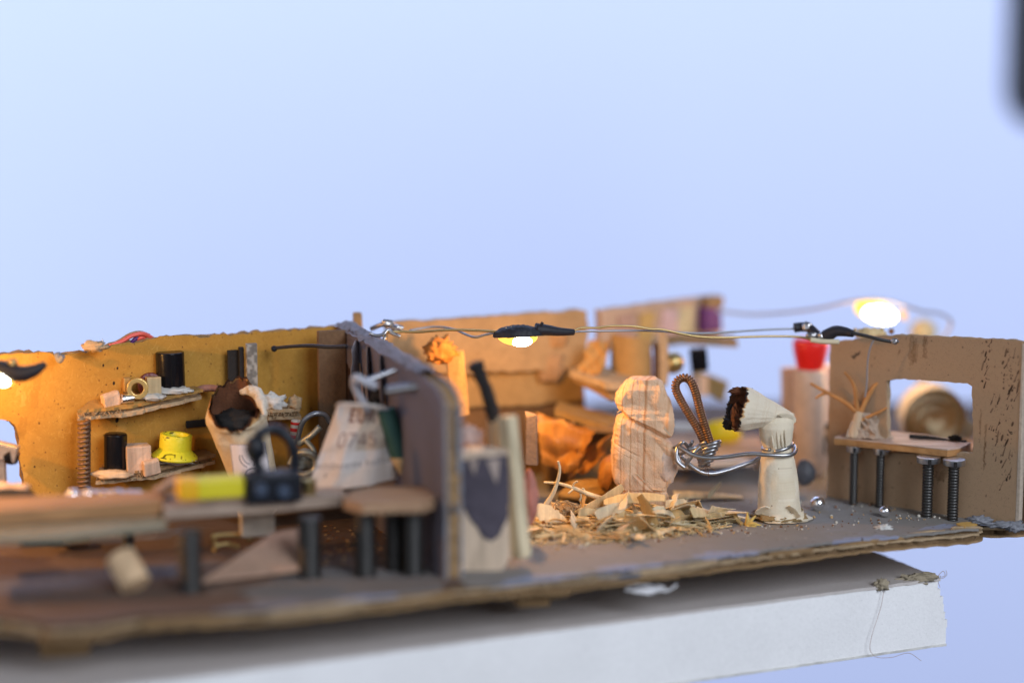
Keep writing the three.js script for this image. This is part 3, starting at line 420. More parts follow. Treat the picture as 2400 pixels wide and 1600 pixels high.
{ // cigarette end figure bending over the baby
  const t = T('paper_figure', 'bent cream cigarette end figure with a burnt open head', 'figure');
  const z0 = 2, K = 0.0798, X = (p) => (p - 1200) * K, yy = [[50.4,-0.89,2],[50.01,19.62,2]], Y = (p) => lerp(yy[0][1], yy[1][1], (1225 - p) / 250);
  const paperTex = canvasTex(512, 512, (x, W, H) => {
    x.fillStyle = '#e4d8bf'; x.fillRect(0, 0, W, H); fibres(x, W, H, 4500, ['#d2c09c', '#f7efdf', '#c9b48c'], 24, 33);
    for (let i = 0; i < 60; i++) { x.globalAlpha = 0.08; x.fillStyle = ['#c49a5c', '#b88848', '#fff7ea'][i % 3]; x.beginPath(); x.ellipse(R() * W, R() * H, 6 + R() * 40, 6 + R() * 40, 0, 0, 7); x.fill(); }
    x.globalAlpha = 0.6; x.fillStyle = '#7a4a26'; for (const [u, v, a] of [[0.62, 0.4, 6], [0.64, 0.42, 9], [0.66, 0.43, 7], [0.6, 0.38, 4], [0.8, 0.55, 3]]) { x.beginPath(); x.ellipse(u * W, v * H, a, a * 0.5, 0.6, 0, 7); x.fill(); }
    x.globalAlpha = 1; speckle(x, W, H, 60, ['#5a3a20', '#8a6a40'], 0.6, 1.6, 34);
  });
  const cream = mat(null, { map: paperTex, roughness: 0.8, bump: 0.00006 });
  const pinch = (y) => Math.exp(-(((y - Y(1048)) / 1.6) ** 2));
  const disp = (x, y, z, u) => { const a = u * Math.PI * 2, s = 1 + 0.035 * pinch(y) * Math.sin(a * 11) + 0.012 * Math.sin(a * 4 + y) * (1 - pinch(y)) + 0.02 * N3(Math.cos(a) * 1.5, y * 0.25, Math.sin(a) * 1.5), cx = X(1828); return [cx + (x - cx) * s, y, z0 + (z - z0) * s]; };
  const rows = [[1218, 1780, 1890], [1206, 1780, 1886], [1190, 1782, 1883], [1160, 1782, 1880], [1130, 1782, 1876], [1100, 1784, 1872], [1075, 1786, 1867], [1060, 1789, 1862], [1048, 1793, 1857], [1036, 1788, 1859], [1020, 1783, 1861], [1000, 1780, 1863], [985, 1785, 1862], [972, 1802, 1858], [966, 1818, 1850]].map(([y, a, b]) => [Y(y), X(a), X(b), z0, (X(b) - X(a)) / 2 * 0.95]);
  t.part('body', loft(rows, 64, 2, disp, 5), cream);
  const hem = grid(72, 6, (u, v) => { const a = u * Math.PI * 2, flare = v * v, torn = 0.25 * N3(Math.cos(a) * 3, 4, Math.sin(a) * 3), r = 4.1 + 1.5 * flare + 0.5 * flare * N3(Math.cos(a) * 2, Math.sin(a) * 2, 3), gap = Math.max(0, 1 - Math.abs(((a - 1.9 + 9.42) % 6.283) - 3.1416) / 0.28) * 1.4; return [X(1838) + Math.cos(a) * r, Math.max(0.35, Y(1192) - v * (3.0 - gap) + torn * v), z0 + 0.2 + Math.sin(a) * r]; }, true); hem.userData.keepUV = false;
  t.part('torn_hem', hem, cream);
  t.part('hem_fold', [ribbon([51.62,3.36,6.4], [53.76,1.19,6.2], 1.6, { roll: 0.6, bow: 0.06, t: 0.25 }), ribbon([46.03,1.32,4], [47.91,2.99,5.5], 1.5, { roll: 0.5, bow: 0.05, t: 0.25 })], cream);
  t.part('filter_fibres', blob([X(1832), 0.5, z0], [5, 1.1, 4.9], 0.22, 4, 8, 5, -0.5), mat([0.4, 0.27, 0.12], { map: grimeMap, roughness: 1, bump: 0.0004 }));
  // head: a tube that opens to the left; the near lip is burnt back
  const A = V([52.82,19.46,2]), B = V([41.3,21.4,3.2]), ax = B.clone().sub(A), L = ax.length(); ax.normalize(); const sd = new THREE.Vector3(0, 0, 1).addScaledVector(ax, -ax.z).normalize(), upv = sd.clone().cross(ax).normalize().multiplyScalar(-1);
  const headTex = canvasTex(1024, 512, (x, W, H) => { // u round the tube, v along it, burnt at the top of the canvas
    x.fillStyle = '#e6dac3'; x.fillRect(0, 0, W, H); fibres(x, W, H, 3600, ['#cdbb98', '#f7f0e2', '#bfa77e'], 22, 41);
    for (let i = 0; i < 26; i++) { x.globalAlpha = 0.14; x.strokeStyle = '#b58a55'; x.lineWidth = 1 + R() * 3; const v = H * (0.18 + 0.8 * R()); x.beginPath(); x.moveTo(0, v); x.bezierCurveTo(W * 0.3, v + 20 * (R() - 0.5), W * 0.6, v + 30 * (R() - 0.5), W, v); x.stroke(); }
    for (const [c, d, s, al] of [['#c58a3e', 40, 1, 0.5], ['#8a4a16', 26, 2, 0.85], ['#3a1a0a', 19, 3, 1], ['#120c0a', 13, 4, 1]]) { x.globalAlpha = al; x.fillStyle = c; const r = rng(s + 50); x.beginPath(); x.moveTo(0, -5); for (let i = 0; i <= 128; i++) x.lineTo((i / 128) * W, d * (0.55 + 0.45 * Math.sin(i * 0.31 + s) * Math.sin(i * 0.11)) + 9 * (r() - 0.5)); x.lineTo(W, -5); x.fill(); }
    x.globalAlpha = 1; speckle(x, W, H, 120, ['#8a6a44', '#4a3220', '#b59468'], 0.7, 2, 43);
  });
  const lip = (a) => 0.93 + 0.07 * Math.max(0, -Math.sin(a)) ** 0.8 - 0.06 * Math.max(0, Math.cos(a)) + 0.03 * N3(Math.cos(a) * 5, Math.sin(a) * 5, 2) + 0.016 * N3(Math.cos(a) * 14, Math.sin(a) * 14, 6);
  const head = (rad, len) => grid(96, 26, (u, v) => { const a = u * Math.PI * 2, s = v * lip(a) * len, q = A.clone().addScaledVector(ax, s * L), R0 = lerp(0.7, 4.5, Math.min(1, v * 1.12)) * rad, rv = R0 * (0.98 + 0.03 * N3(Math.cos(a) * 2, Math.sin(a) * 2, v * 3)), c = Math.cos(a), sn = Math.sin(a); q.addScaledVector(upv, c * rv * (c > 0 ? 0.98 : 0.95)).addScaledVector(sd, sn * rv * 0.95); return [q.x, q.y, q.z, u, v]; }, true);
  t.part('head', head(1, 1), mat(null, { map: headTex, roughness: 0.85, bump: 0.00008 }));
  const inner = head(0.94, 0.985); t.part('burnt_inside', inner, mat([0.2, 0.075, 0.03], { map: grimeMap, roughness: 0.9, bump: 0.0005 }));
  t.part('ash', [blob([41.52,18.01,0], [1.5, 1.4, 1.8], 0.4, 2, 5), blob([41.46,20.04,-1.4], [0.8, 1.5, 1.3], 0.4, 2, 9), blob([40.84,17.52,0.4], [0.9, 0.8, 1.3], 0.3, 2, 15), tube([[42.73,17.53,4.6],[42.14,17.53,5],[41.56,17.65,5.2]], 0.09, 8, 4)], M.char);
  t.part('ember_crust', [blob([42.26,19.22,1.2], [1.1, 2.6, 1.5], 0.35, 2.4, 11), blob([43.12,24.09,0.6], [2.2, 0.7, 0.8], 0.4, 3, 7)], M.scorch);
  t.part('crown_fold', [ribbon([49.71,20.44,5], [52.71,19.65,3.4], 0.9, { roll: 1.1, bow: 0.04, t: 0.18, taper: 0.7 }), ribbon([51.8,20.17,3.6], [53,18.52,2.6], 1.1, { roll: 1, t: 0.18, bow: 0.04, taper: 0.6 })], cream);
  for (const [a, b] of [[1818, 1002], [1828, 1008], [1836, 998], [1806, 1010]]) t.part('crease', tube([[X(a) + 0.1, Y(b), z0 + 3.15], [X(a + 4), Y(b + 18), z0 + 3.0], [X(a + 7), Y(1046), z0 + 2.62]], (q) => 0.22 * Math.sin(q * 3.14) + 0.03, 12, 6), cream);
  const ring = []; for (let i = 0; i <= 40; i++) { const a = (i / 40) * Math.PI * 1.9 + 2.2; ring.push(new THREE.Vector3(X(1826) + Math.cos(a) * 2.75, Y(1046) + Math.cos(a) * 0.62 + 0.25 * Math.sin(a * 0.5), z0 + Math.sin(a) * 2.75)); }
  t.part('neck_wire', sweep(ring, 0.36, 10), M.zinc);
  t.part('arm_wire', tube([[52.19,13.21,-1],[53.22,13.7,1],[53.21,13.22,3],[52.46,12.9,4.6],[50.92,12.83,5.4],[47.72,12.95,5.6],[45.23,13.07,5],[43.07,12.78,4.4],[39.93,12.21,4],[36.74,12.04,4],[33.97,12.53,3.6],[32.33,13.38,3],[31.41,13.83,2.4]], 0.4, 120, 10), M.zinc);
  t.part('arm_wire', tube([[47.5,11.18,-2],[46,10.3,-1.5],[43.69,9.58,-1],[40.77,8.8,0],[38.3,8.36,0.6],[36.25,8.53,1],[34.46,9.43,1],[32.87,10.75,0.6],[31.89,11.73,0.6]], 0.4, 90, 10), M.zinc);
}
{ // swaddled baby: coiled copper loop in a cone of wire
  const t = T('wire_baby', 'copper spring loop wrapped in a cone of twisted silver wire', 'wire figure');
  const path = [[36.39,13.99,0.4],[35.39,16.29,0.4],[33.6,19.28,0.2],[31.89,22.1,0],[30.82,24.39,0],[30.89,25.61,0],[31.68,26.42,0],[32.71,26.6,0.1],[33.67,25.9,0.3],[34.48,23.99,0.5],[35.06,21.8,0.6],[35.72,19.39,0.8],[36.63,16.55,0.9],[37.3,14.42,0.9]];
  t.part('copper_loop', coil(path, 0.64, 62, 0.23, 14, 6), M.copper);
  t.part('copper_core', tube(path, 0.5, 80, 8), M.copper);
  const a = [37.34,14.34,0.5], b = [36.43,9.9,0.5], ax = V(b).sub(V(a)), e1 = new THREE.Vector3(0.93, 0.3, 0.2).normalize(), e2 = new THREE.Vector3(0, 0.3, 0.95), pts = [];
  for (let i = 0; i <= 150; i++) { const q = i / 150, an = q * 6.6 * Math.PI * 2 + 2, r = lerp(2.25, 1.05, q ** 0.9) + 0.12 * Math.sin(i * 0.21); pts.push(V(a).addScaledVector(ax, q).addScaledVector(e1, Math.cos(an) * r).addScaledVector(e2, Math.sin(an) * r)); }
  t.part('wrapping', sweep(pts, 0.38, 10), M.zinc);
  t.part('wrapping', tube([[35.41,13.91,2.4],[34.45,12.97,2.6],[33.04,10.97,2.4],[32.59,10.27,2.2],[31.8,10.55,2],[31.32,11.66,1.8],[31.17,12.72,1.4]], 0.38, 40, 10), M.zinc);
  t.part('wire_end', tube([[31.12,13.67,2],[30.92,12.65,2.6],[31.07,11.26,3],[31.79,10.48,3.2],[32.51,9.99,3.2]], 0.38, 30, 10), M.zinc);
  t.part('wire_end', tube([[30.79,13.25,0],[31.46,14.07,1.6],[32.23,14.65,2],[32.76,14.2,1.4],[33.32,13.46,0.6],[33.76,14.11,1],[33.96,14.69,1.4]], 0.36, 40, 10), M.zinc);
  t.part('wire_end', tube([[31.93,11.93,0],[32.65,12.64,1],[33.56,13.25,1.6],[34.86,13.54,1.4],[35.95,13.42,0]], 0.36, 30, 10), M.zinc);
  t.part('wire_end', tube([[32.13,11.69,-0.4],[32.7,11.07,0.6],[33.16,10.34,1],[33.69,9.59,0.6]], 0.34, 24, 10), M.zinc);
  for (const l of [[[36.71,10.01,1],[36.02,9.65,1.6],[35.37,8.87,1.8]], [[36.87,9.84,1],[36.99,8.99,1.6],[37.15,7.88,1.8]], [[37.03,9.84,1],[37.79,9.48,1.6],[38.42,9.03,1.8]], [[36.69,9.89,1.2],[36.51,9.32,1.6],[36.66,8.7,1.8]]]) t.part('frayed_end', tube(l, 0.07, 10, 4), M.copper);
}
{ // straw
  const t = T('straw_pile', 'pile of pale wood shavings round the carved figure', 'straw');
  const hand = [[[[4.34,3.89,10],[9.83,1.14,12]], 3.4, 'strawPale', 1], [[[10.32,1.38,8],[20.7,7.02,6]], 2.2, 'straw', 1], [[[17.05,4.55,8],[28.47,5.43,9]], 2.3, 'straw', 0.6], [[[23.66,6.31,10],[26.35,0.73,12]], 2.4, 'strawDark', 1.2], [[[19,2.43,9],[25.96,0.33,12]], 2.8, 'straw', 0.6], [[[27.06,2.36,7],[35.25,3.45,4]], 3.2, 'straw', 0.5], [[[28.78,3.12,5],[34.38,2.3,5]], 3.4, 'strawPale', 0.8], [[[31.69,0.81,9],[41.59,1.48,5]], 3.8, 'straw', 0.3], [[[33.51,1.72,6],[42.09,1.65,4]], 4, 'strawPale', 0.25], [[[12.55,0.98,13],[22.02,1.54,12]], 3, 'straw', 0.3], [[[10.12,0.68,16],[18.69,0.36,16]], 2.4, 'straw', 0.2], [[[13.53,-0.17,19],[20.49,-0.33,19]], 2.2, 'strawDark', 0.1], [[[19.52,0.27,15],[28.25,0.17,13]], 2.6, 'straw', 0.3], [[[26.75,0.33,12],[34.79,-0.16,10]], 2.4, 'strawPale', 0.4], [[[31.65,1.25,-12],[45.2,0.36,-14]], 2.6, 'straw', 0.5], [[[38.13,1.29,-10],[40.68,4.03,-11]], 1.4, 'strawPale', 1.2], [[[22.02,1.54,12],[28.57,2.6,8]], 3, 'strawPale', 0.7], [[[12.03,1.65,4],[19.33,2,2]], 2.6, 'straw', 0.7], [[[28.38,0.89,11],[31.67,2.84,9]], 2.6, 'strawDark', 1], [[[35.75,0.16,8],[42.71,0.32,6]], 2.6, 'straw', 0.3], [[[25.71,-0.44,16],[29.74,1.22,14]], 1.6, 'strawPale', 0.5], [[[7.86,1.54,12],[15.65,1.22,14]], 2.2, 'strawDark', 0.3], [[[39.29,1.24,4],[44.81,0.66,5]], 1.6, 'straw', 0.4]];
  hand.forEach(([[A, B], w, m, roll], i) => { A[1] = Math.max(0.4, A[1]); B[1] = Math.max(0.4, B[1]); t.part('shaving', ribbon(A, B, w, { roll: roll * (i % 2 ? 1 : -1), twist: rr(-0.7, 0.7), bow: rr(-0.05, 0.05), cup: rr(-0.05, 0.08), t: 0.14, taper: rr(0, 0.5), n: 12, jag: 0.3 }), M[m]); });
  const rc = rng(77), curlAt = [[14.65,1.62,9],[18.95,3.08,10],[21.62,1.54,12],[25.15,2.35,12],[28.37,2.1,11],[32.15,2.6,8],[35.82,1.55,7],[39.2,1.48,5],[17.22,0.82,14],[23.48,0.42,14],[30.75,0.49,11],[11.4,1.14,12],[35.36,2.23,3],[30.38,3.12,5],[20.97,4.06,9],[40.71,0.9,6]];
  curlAt.forEach((c, i) => { const d = rc() * 6.28, l = 5 + rc() * 6, y = Math.max(0.7, c[1] + 0.5); t.part('shaving', ribbon([c[0] - Math.cos(d) * l / 2, y * (0.6 + 0.5 * rc()), c[2] - Math.sin(d) * l / 2], [c[0] + Math.cos(d) * l / 2, y + rc() * 1.8, c[2] + Math.sin(d) * l / 2], 1.3 + rc() * 1.9, { roll: (rc() - 0.5) * 2.2, twist: (rc() - 0.5) * 2.4, bow: (rc() - 0.3) * 0.14, cup: (rc() - 0.3) * 0.14, taper: rc() * 0.4, n: 14, t: 0.12, jag: 0.3 }), M[i % 3 ? 'strawPale' : 'straw']); });
  const r = rng(99), ms = ['straw', 'strawPale', 'strawDark', 'straw'];
  for (let i = 0; i < 190; i++) { const a = r() * 6.28, q = Math.sqrt(r()), cx = 20 + Math.cos(a) * 17 * q, cz = 7 + Math.sin(a) * 11 * q - (cx - 20) * 0.25, d = r() * 6.28, l = 3 + r() * 9, h = 0.35 + r() * 3.4 * (1 - q * 0.85); t.part('shaving', ribbon([cx, h, cz], [cx + Math.cos(d) * l, Math.max(0.3, h + (r() - 0.5) * 2.4), cz + Math.sin(d) * l], 0.3 + r() * r() * 1.7, { roll: (r() - 0.5) * 2.4, twist: (r() - 0.5) * 1.6, bow: (r() - 0.4) * 0.16, cup: (r() - 0.3) * 0.1, taper: r() * 0.6, n: 7, t: 0.12, jag: 0.3 }), M[ms[i % 4]]); }
  const bits = []; for (let i = 0; i < 2200; i++) { const a = r() * 6.28, q = r() ** 0.6, cx = 17 + Math.cos(a) * 24 * q, cz = 10 + Math.sin(a) * 12 * q - (cx - 17) * 0.22, d = r() * 6.28, l = 0.4 + r() * 1.2; bits.push(sweep([new THREE.Vector3(cx, 0.2, cz), new THREE.Vector3(cx + Math.cos(d) * l, 0.2 + r() * 1.1 * (1 - q * 0.6), cz + Math.sin(d) * l)], 0.05 + r() * 0.09, 4)); }
  const fz = t.part('sawdust', bits, M.straw); fz.extra = { kind: 'stuff' };
  // springy sprig and root tuft at the left
  const tw = T('straw_sprig', 'thin bristly sprig leaning out of the shavings at the left', 'twig');
  tw.part('stem', tube([[6.03,6.94,2],[8.84,6.78,2.4],[11.23,6.18,3],[14.43,4.96,3.4],[17.62,3.95,4]], (q) => 0.22 + 0.34 * q, 40, 6), M.cream);
  for (const l of [[[11.23,6.18,3],[11.85,7.3,3.6],[12.33,7.51,3.8]], [[11.64,5.93,3],[10.89,5.59,4],[10.57,5.26,4]], [[12.68,5.52,3],[12.99,4.46,3.4],[12.67,3.69,3.6]], [[13.81,5.03,3],[13.48,5.85,3],[13.16,6.02,3]]]) tw.part('bristle', tube(l, 0.2, 8, 5), M.cream);
  one('bent_straw', 'single thin bent straw standing at the left of the pile', 'straw', tube([[6.27,2.73,3],[7.63,4.87,3],[8.5,7.16,3],[8.97,9.79,3],[8.65,11.26,3]], (q) => 0.55 - 0.32 * q, 30, 6), M.cream);
  const rt = T('root_tuft', 'frayed brown root tuft at the left of the shavings', 'root tuft'); const r2 = rng(5);
  const strands = []; for (let i = 0; i < 90; i++) { const c = [10.34,2.69,7], a = r2() * 6.28, l = 1.2 + r2() * 2.2, p0 = [c[0] + (r2() - 0.5) * 3.6, c[1] - 1.5 + r2() * 1.5, c[2] + (r2() - 0.5) * 3]; strands.push(sweep(curve([p0, [p0[0] + Math.cos(a) * l * 0.4, p0[1] + l * 0.5, p0[2] + Math.sin(a) * 0.6], [p0[0] + Math.cos(a + 1) * l * 0.6, p0[1] + l * 0.9 * r2(), p0[2] + Math.sin(a + 1)]], 5), 0.1, 4)); }
  rt.part('root_strands', strands, board(0.5, 0.36, 0.2), null, { kind: 'stuff' }); rt.part('clump', blob([10.19,1.96,7], [2, 1.6, 1.6], 0.4, 2.2, 3), board(0.36, 0.25, 0.14));
  const st = T('dried_star', 'small dried yellow star shaped sprig beside the paper figure', 'dried sprig');
  st.part('stalk', tube([[41.65,1.47,6],[42.36,0.57,7],[43.06,0.16,8]], (q) => 0.5 - 0.1 * q, 12, 6), M.strawDark);
  for (const e of [[43.76,2.72,8.5], [45.52,0.83,9.4], [46.93,-0.1,7.6], [44.4,-1.06,9], [43.57,-1.64,8], [46.41,-0.64,9.4], [45.46,1.85,7.6]]) { const c = [43.86,0.16,8]; st.part('point', tube([c, [(c[0] + e[0]) / 2, (c[1] + e[1]) / 2 + 0.2, (c[2] + e[2]) / 2 + 0.4], e], (q) => 0.5 * (1 - q) + 0.1, 8, 6), mat([0.7, 0.46, 0.12])); }
}
{ // loose crumbs on the floor
  const r = rng(301), m = [mat([0.62, 0.58, 0.5]), mat([0.2, 0.09, 0.04]), mat([0.5, 0.32, 0.15])], sets = [[], [], []];
  for (let i = 0; i < 420; i++) { const k = i % 3, x = -5 + r() * 96, zf = 30 - x * 0.32, z = zf - 1 - r() * r() * 40; if (z > 48 || Math.hypot(x - 50, z - 3) < 6) continue; sets[k].push(blob([x, 0.22, z], 0.08 + r() * r() * 0.28, 0.4, 2, i, 1)); }
  for (let i = 0; i < 260; i++) { const x = -40 + r() * 24, z = 8 + r() * 30; sets[i % 2 ? 1 : 2].push(blob([x, 0.2, z], [0.1 + r() * 0.35, 0.12, 0.1 + r() * 0.2], 0.4, 2, i, 1)); }
  const t = T('crumbs', 'scattered pale and dark crumbs over the grey floor', 'crumbs', null, 'stuff'); sets.forEach((s, i) => t.part(['pale_crumbs', 'dark_crumbs', 'brown_crumbs'][i], s, m[i]));
  one('wool_scrap', 'pale fuzzy scrap on the grey floor near the front edge', 'scrap', blob([68.86,0.12,10.5], [1.5, 0.6, 0.9], 0.5, 2.4, 6), M.white);
  one('peeling_flake', 'mustard paint flake near the foot of the brown wall', 'flake', slab([[82.41,0.73,9], [85.15,0.81,8], [86.37,0.57,9], [83.85,0.45,10.5]], 0.3, 0.2, 0.8, 4), mat([0.6, 0.36, 0.1], { map: grimeMap }));
  one('paint_rubble', 'dark blue grey rubble of paint at the corner of the brown wall', 'rubble', [blob([86.96,1.14,8], [2, 0.7, 1], 0.6, 2, 1), blob([90.83,0.31,8.6], [2.6, 0.6, 1], 0.6, 2, 4), blob([93.62,-0.02,8.6], [1.6, 1, 1], 0.5, 2, 8)], M.bluePaint);
  one('steel_ball', 'shiny steel ball right beside the paper figure', 'steel ball', ball([58.65,1.35,-4.3], 1.42, 32), M.bright, 'steel balls on the floor');
  one('steel_ball', 'smaller shiny steel ball alone in front of the screw legged table', 'steel ball', ball([70.59,1.22,1.5], 1.12, 32), M.bright, 'steel balls on the floor');
}

// ---------- right hand table ----------
{
  const t = T('screw_table', 'low plywood table on four screws under the brown wall window', 'table');
  const pts = [[62.4,-9.7],[68.7,-6],[74.7,-2.8],[82,1.9],[84.6,0.4],[87.7,-4.4],[81.2,-11.8],[75.2,-15.2],[68.1,-17.8]];
  t.part('table_top', plate(jag(pts, 1.4, 0.14, 3), 13, 1.25, 0.12), M.ply);
  t.part('top_veneer', plate(jag(pts, 1.4, 0.16, 4), 13.25, 0.22), plank(0.62, 0.45, 0.36));
  for (const [x, z, r, hd] of [[66.2, -9, 0.85, 1.5], [70.9, -6.6, 0.85, 1.5], [78.6, 1.2, 1.12, 2.35], [83, 3.4, 1.12, 2.2]]) { const s = t.part('leg', screwShaft([x, 0, z], [x, 11.2, z], r, 0.55), M.iron); t.part('screw_head', merge([cyl([x, 10.6, z], [x, 11.72, z], hd * 0.9, hd, 28), cyl([x, 10.4, z], [x, 10.7, z], hd * 0.55, hd * 0.8, 24)]), M.steel, s); t.part('screw_slot', bx([x - 0.2, 11.1, z + hd * 0.94], [0.6, 0.9, 0.5], { r: 0.05 }), M.char, s); }
  one('dark_twig', 'dark charred twig lying on the table below the window', 'twig', [tube([[76.55,13.77,-8],[80.42,13.52,-7.6],[84.3,13.09,-6.4],[86.95,13.21,-5]], 0.42, 30, 6), blob([84.95,13.74,-6.5], [1.2, 0.5, 0.8], 0.5, 2, 4)], M.char);
  const s = T('dried_stalk', 'dried orange stalk with spreading branches on the screw table', 'dried plant');
  s.part('stem', tube([[65.88,13.07,-9],[66.23,14.92,-9.4],[66.71,16.56,-9.6],[67.06,18.16,-10]], (q) => 1.3 - 0.5 * q, 16, 8), M.pale);
  for (const [l, r] of [[[[66.91,17.57,-10],[66.52,20.25,-10],[66.19,22.85,-10.4],[65.42,24.42,-11],[64.33,25.65,-11.6]], 0.62], [[[67.24,17.9,-10],[68.33,20.42,-10],[69.9,23.18,-10],[71.12,24.25,-9.6],[72.28,26.1,-9]], 0.72], [[[66.57,18.16,-10],[64.73,19.72,-10.6],[62.34,21,-11.4],[60.34,21.98,-12],[57.97,23.23,-13]], 0.66], [[[61.18,21.56,-12],[59.95,21.14,-12],[58.89,20.38,-12]], 0.5], [[[67.37,16.56,-9.6],[69.06,17.51,-9],[70.74,18.46,-8.4],[72.13,19.37,-8]], 0.5]]) s.part('branch', tube(l, (q) => r * 0.78 * (1.05 - 0.5 * q), 24, 7), wood(0.58, 0.26, 0.08));
  one('paper_wedge', 'pale crumpled paper wedge at the foot of the dried stalk', 'paper', [crumple([[64.39,13.24,-9], [70.48,13.31,-7], [68.34,17.39,-9.6], [66.25,17.57,-10]], 0.5, 1.6, 3), crumple([[68.19,13.1,-8], [73.63,12.9,-9], [71.03,17.57,-10], [67.57,17.9,-10]], 0.5, 1.6, 9)], board(0.5, 0.38, 0.29));
  one('grey_strip', 'upright grey strip in the left corner of the window', 'strip', bx([72.53,17.86,-16], [2.4, 15, 1.2], { rough: 0.3, r: 0.3 }), M.grey);
}

// ---------- left side: grey divider fittings, printed robe, pencil ----------
{
  const r = T('printed_paper', 'off white printed paper bell with EUR lettering hung on the divider', 'paper bell');
  const tex = canvasTex(512, 512, (x, W, H) => {
    x.fillStyle = '#d6cbc2'; x.fillRect(0, 0, W, H); fibres(x, W, H, 2600, ['#b8a99c', '#ece4dc', '#a58f7c'], 20, 51);
    x.globalAlpha = 0.5; x.fillStyle = '#b9a084'; x.fillRect(W * 0.5, 0, W * 0.5, H * 0.56); x.globalAlpha = 0.35; x.fillStyle = '#f0ecec'; x.fillRect(0, H * 0.56, W, H * 0.22); x.globalAlpha = 1;
    x.fillStyle = '#74504c'; x.font = 'bold 118px sans-serif'; x.textAlign = 'center'; x.fillText('EUR', W * 0.52, H * 0.2); x.fillStyle = '#8a706c'; x.font = '128px sans-serif'; x.fillText('0745', W * 0.5, H * 0.5);
    x.fillStyle = '#6e6866'; x.font = '56px serif'; x.fillText('mindestens haltbar', W * 0.5, H * 0.76); x.font = '34px sans-serif'; x.fillText('8', W * 0.2, H * 0.86); x.strokeStyle = '#b8a898'; x.lineWidth = 2; for (let k = 0; k < 5; k++) { x.beginPath(); x.moveTo(W * (0.2 + 0.16 * k), H * 0.55); x.lineTo(W * (0.17 + 0.17 * k), H); x.stroke(); }
  });
  const z = 25, c = [[-30.9,26],[-22.2,25.5],[-20.6,12.7],[-36.6,10.4]];
  const g = grid(40, 18, (u, v) => { const a = (u - 0.5) * 1.8, xl = lerp(c[0][0], c[3][0], v), xr = lerp(c[1][0], c[2][0], v), y = lerp(lerp(c[0][1], c[1][1], u), lerp(c[3][1], c[2][1], u), v), cx = (xl + xr) / 2, hx = (xr - xl) / 2; return [cx + hx * Math.sin(a) / Math.sin(0.9), y, z - 3 + hx * 0.9 * (Math.cos(a) - 0.36) + 0.7 * (1 - 2 * Math.abs(N3(u * 1.8, v * 1.3, 2))) + 0.2 * N3(u * 5, v * 5, 4), u, 1 - v]; });
  r.part('paper_sheet', g, mat(null, { map: tex, roughness: 0.85 }));
  r.part('rolled_rim', tube([[-30.74,26.26,27],[-29.83,26.94,29],[-26.03,26.97,30],[-22.75,26.41,29],[-22.12,25.8,27]], 0.35, 20, 6), board(0.7, 0.64, 0.6));
  const p = T('pencil_stub', 'dark green pencil stub hanging point down beside the printed paper bell', 'pencil');
  const pa = [-22.3,25.16,24], pb = [-19.95,16.36,24], pc = [-19.8,13.35,24.4];
  p.part('barrel', sweep([0, 0.01, 0.99, 1].map((q) => V(pa).lerp(V(pb), q)), 1.75, 6), M.green); p.part('sharpened_tip', sweep([V(pb), V(pb).lerp(V(pc), 0.5), V(pc)], (q) => 1.7 * (1 - q) + 0.18, 14), wood(0.85, 0.6, 0.32));
  one('burnt_stub', 'small burnt black stub on top of the printed paper bell', 'burnt stub', [blob([-24.3,25.45,16], [1.1, 1.6, 1.1], 0.45, 2, 3), blob([-24.97,24.76,16.5], [1.4, 0.9, 1], 0.4, 2, 8)], M.char);
  one('orange_chip', 'little orange chip beside the burnt stub', 'chip', blob([-23.38,24.83,16], [0.8, 1.6, 0.8], 0.25, 1.5, 4), wood(0.85, 0.5, 0.28));
  // pins and wire through the divider
  one('staple', 'short bright metal staple leg poking from the divider', 'staple', cyl([-25.66,30.57,26], [-20.65,32.06,24], 0.5, 0.5, 12), M.zinc, 'metal pins in the divider');
  one('staple', 'thick bright metal pin lying along the grey divider top', 'pin', cyl([-21.73,29.83,32], [-14.44,30.98,33], 0.85, 0.85, 14), M.zinc, 'metal pins in the divider');
  one('grey_wire_hook', 'grey wire hook hanging from the divider to the printed paper', 'wire', tube([[-23.89,29.94,28],[-25.68,30.87,29],[-27.09,31.63,29],[-27.62,30.7,28],[-27.12,28.62,27],[-26.16,26.53,26],[-25.64,25.04,25]], 0.75, 40, 8), mat([0.42, 0.43, 0.48], { roughness: 0.5, bump: 0 }));
  one('black_wire', 'thin black wire stretched across the ochre wall corner', 'wire', [tube([[-45.48,31.23,-6],[-42.02,31.88,-4],[-37.6,32.67,0],[-34.15,32.91,3],[-30.58,33.55,6]], 0.36, 30, 6), ball([-45.32,31.15,-6], 0.62, 12)], M.tape);
  one('dark_door', 'dark brown strip added for the shade in the corner by the divider', 'cardboard strip', wobble(bx([-34.47,22.05,-7], [5.4, 25, 1.2], { ry: 0.35, r: 0.2 }), 0.2, 0.2), board(0.2, 0.115, 0.06));  // dark sheet added where the corner is only in shade
  one('bark_strip', 'ragged brown bark strip standing in the dark corner', 'bark', [ribbon([-28.36,29.02,0], [-27.7,20.82,4], 3.2, { roll: 1.3, twist: 0.4, t: 0.5 }), ribbon([-29.82,27.8,0], [-28.82,20.41,4], 1.8, { roll: 1.2, t: 0.5 })], board(0.34, 0.2, 0.13));
  one('speckled_strip', 'speckled grey strip standing against the ochre wall', 'strip', bx([-49.35,27.91,-3.2], [2.1, 9.4, 0.9], { ry: 0.37, r: 0.1 }), mat([0.42, 0.38, 0.33], { map: dataTex(128, (u, v) => (nC(u * 64, v * 64) > 0.55 ? 0.85 : 0.35) + 0.2 * nD(u * 128, v * 128)) }));
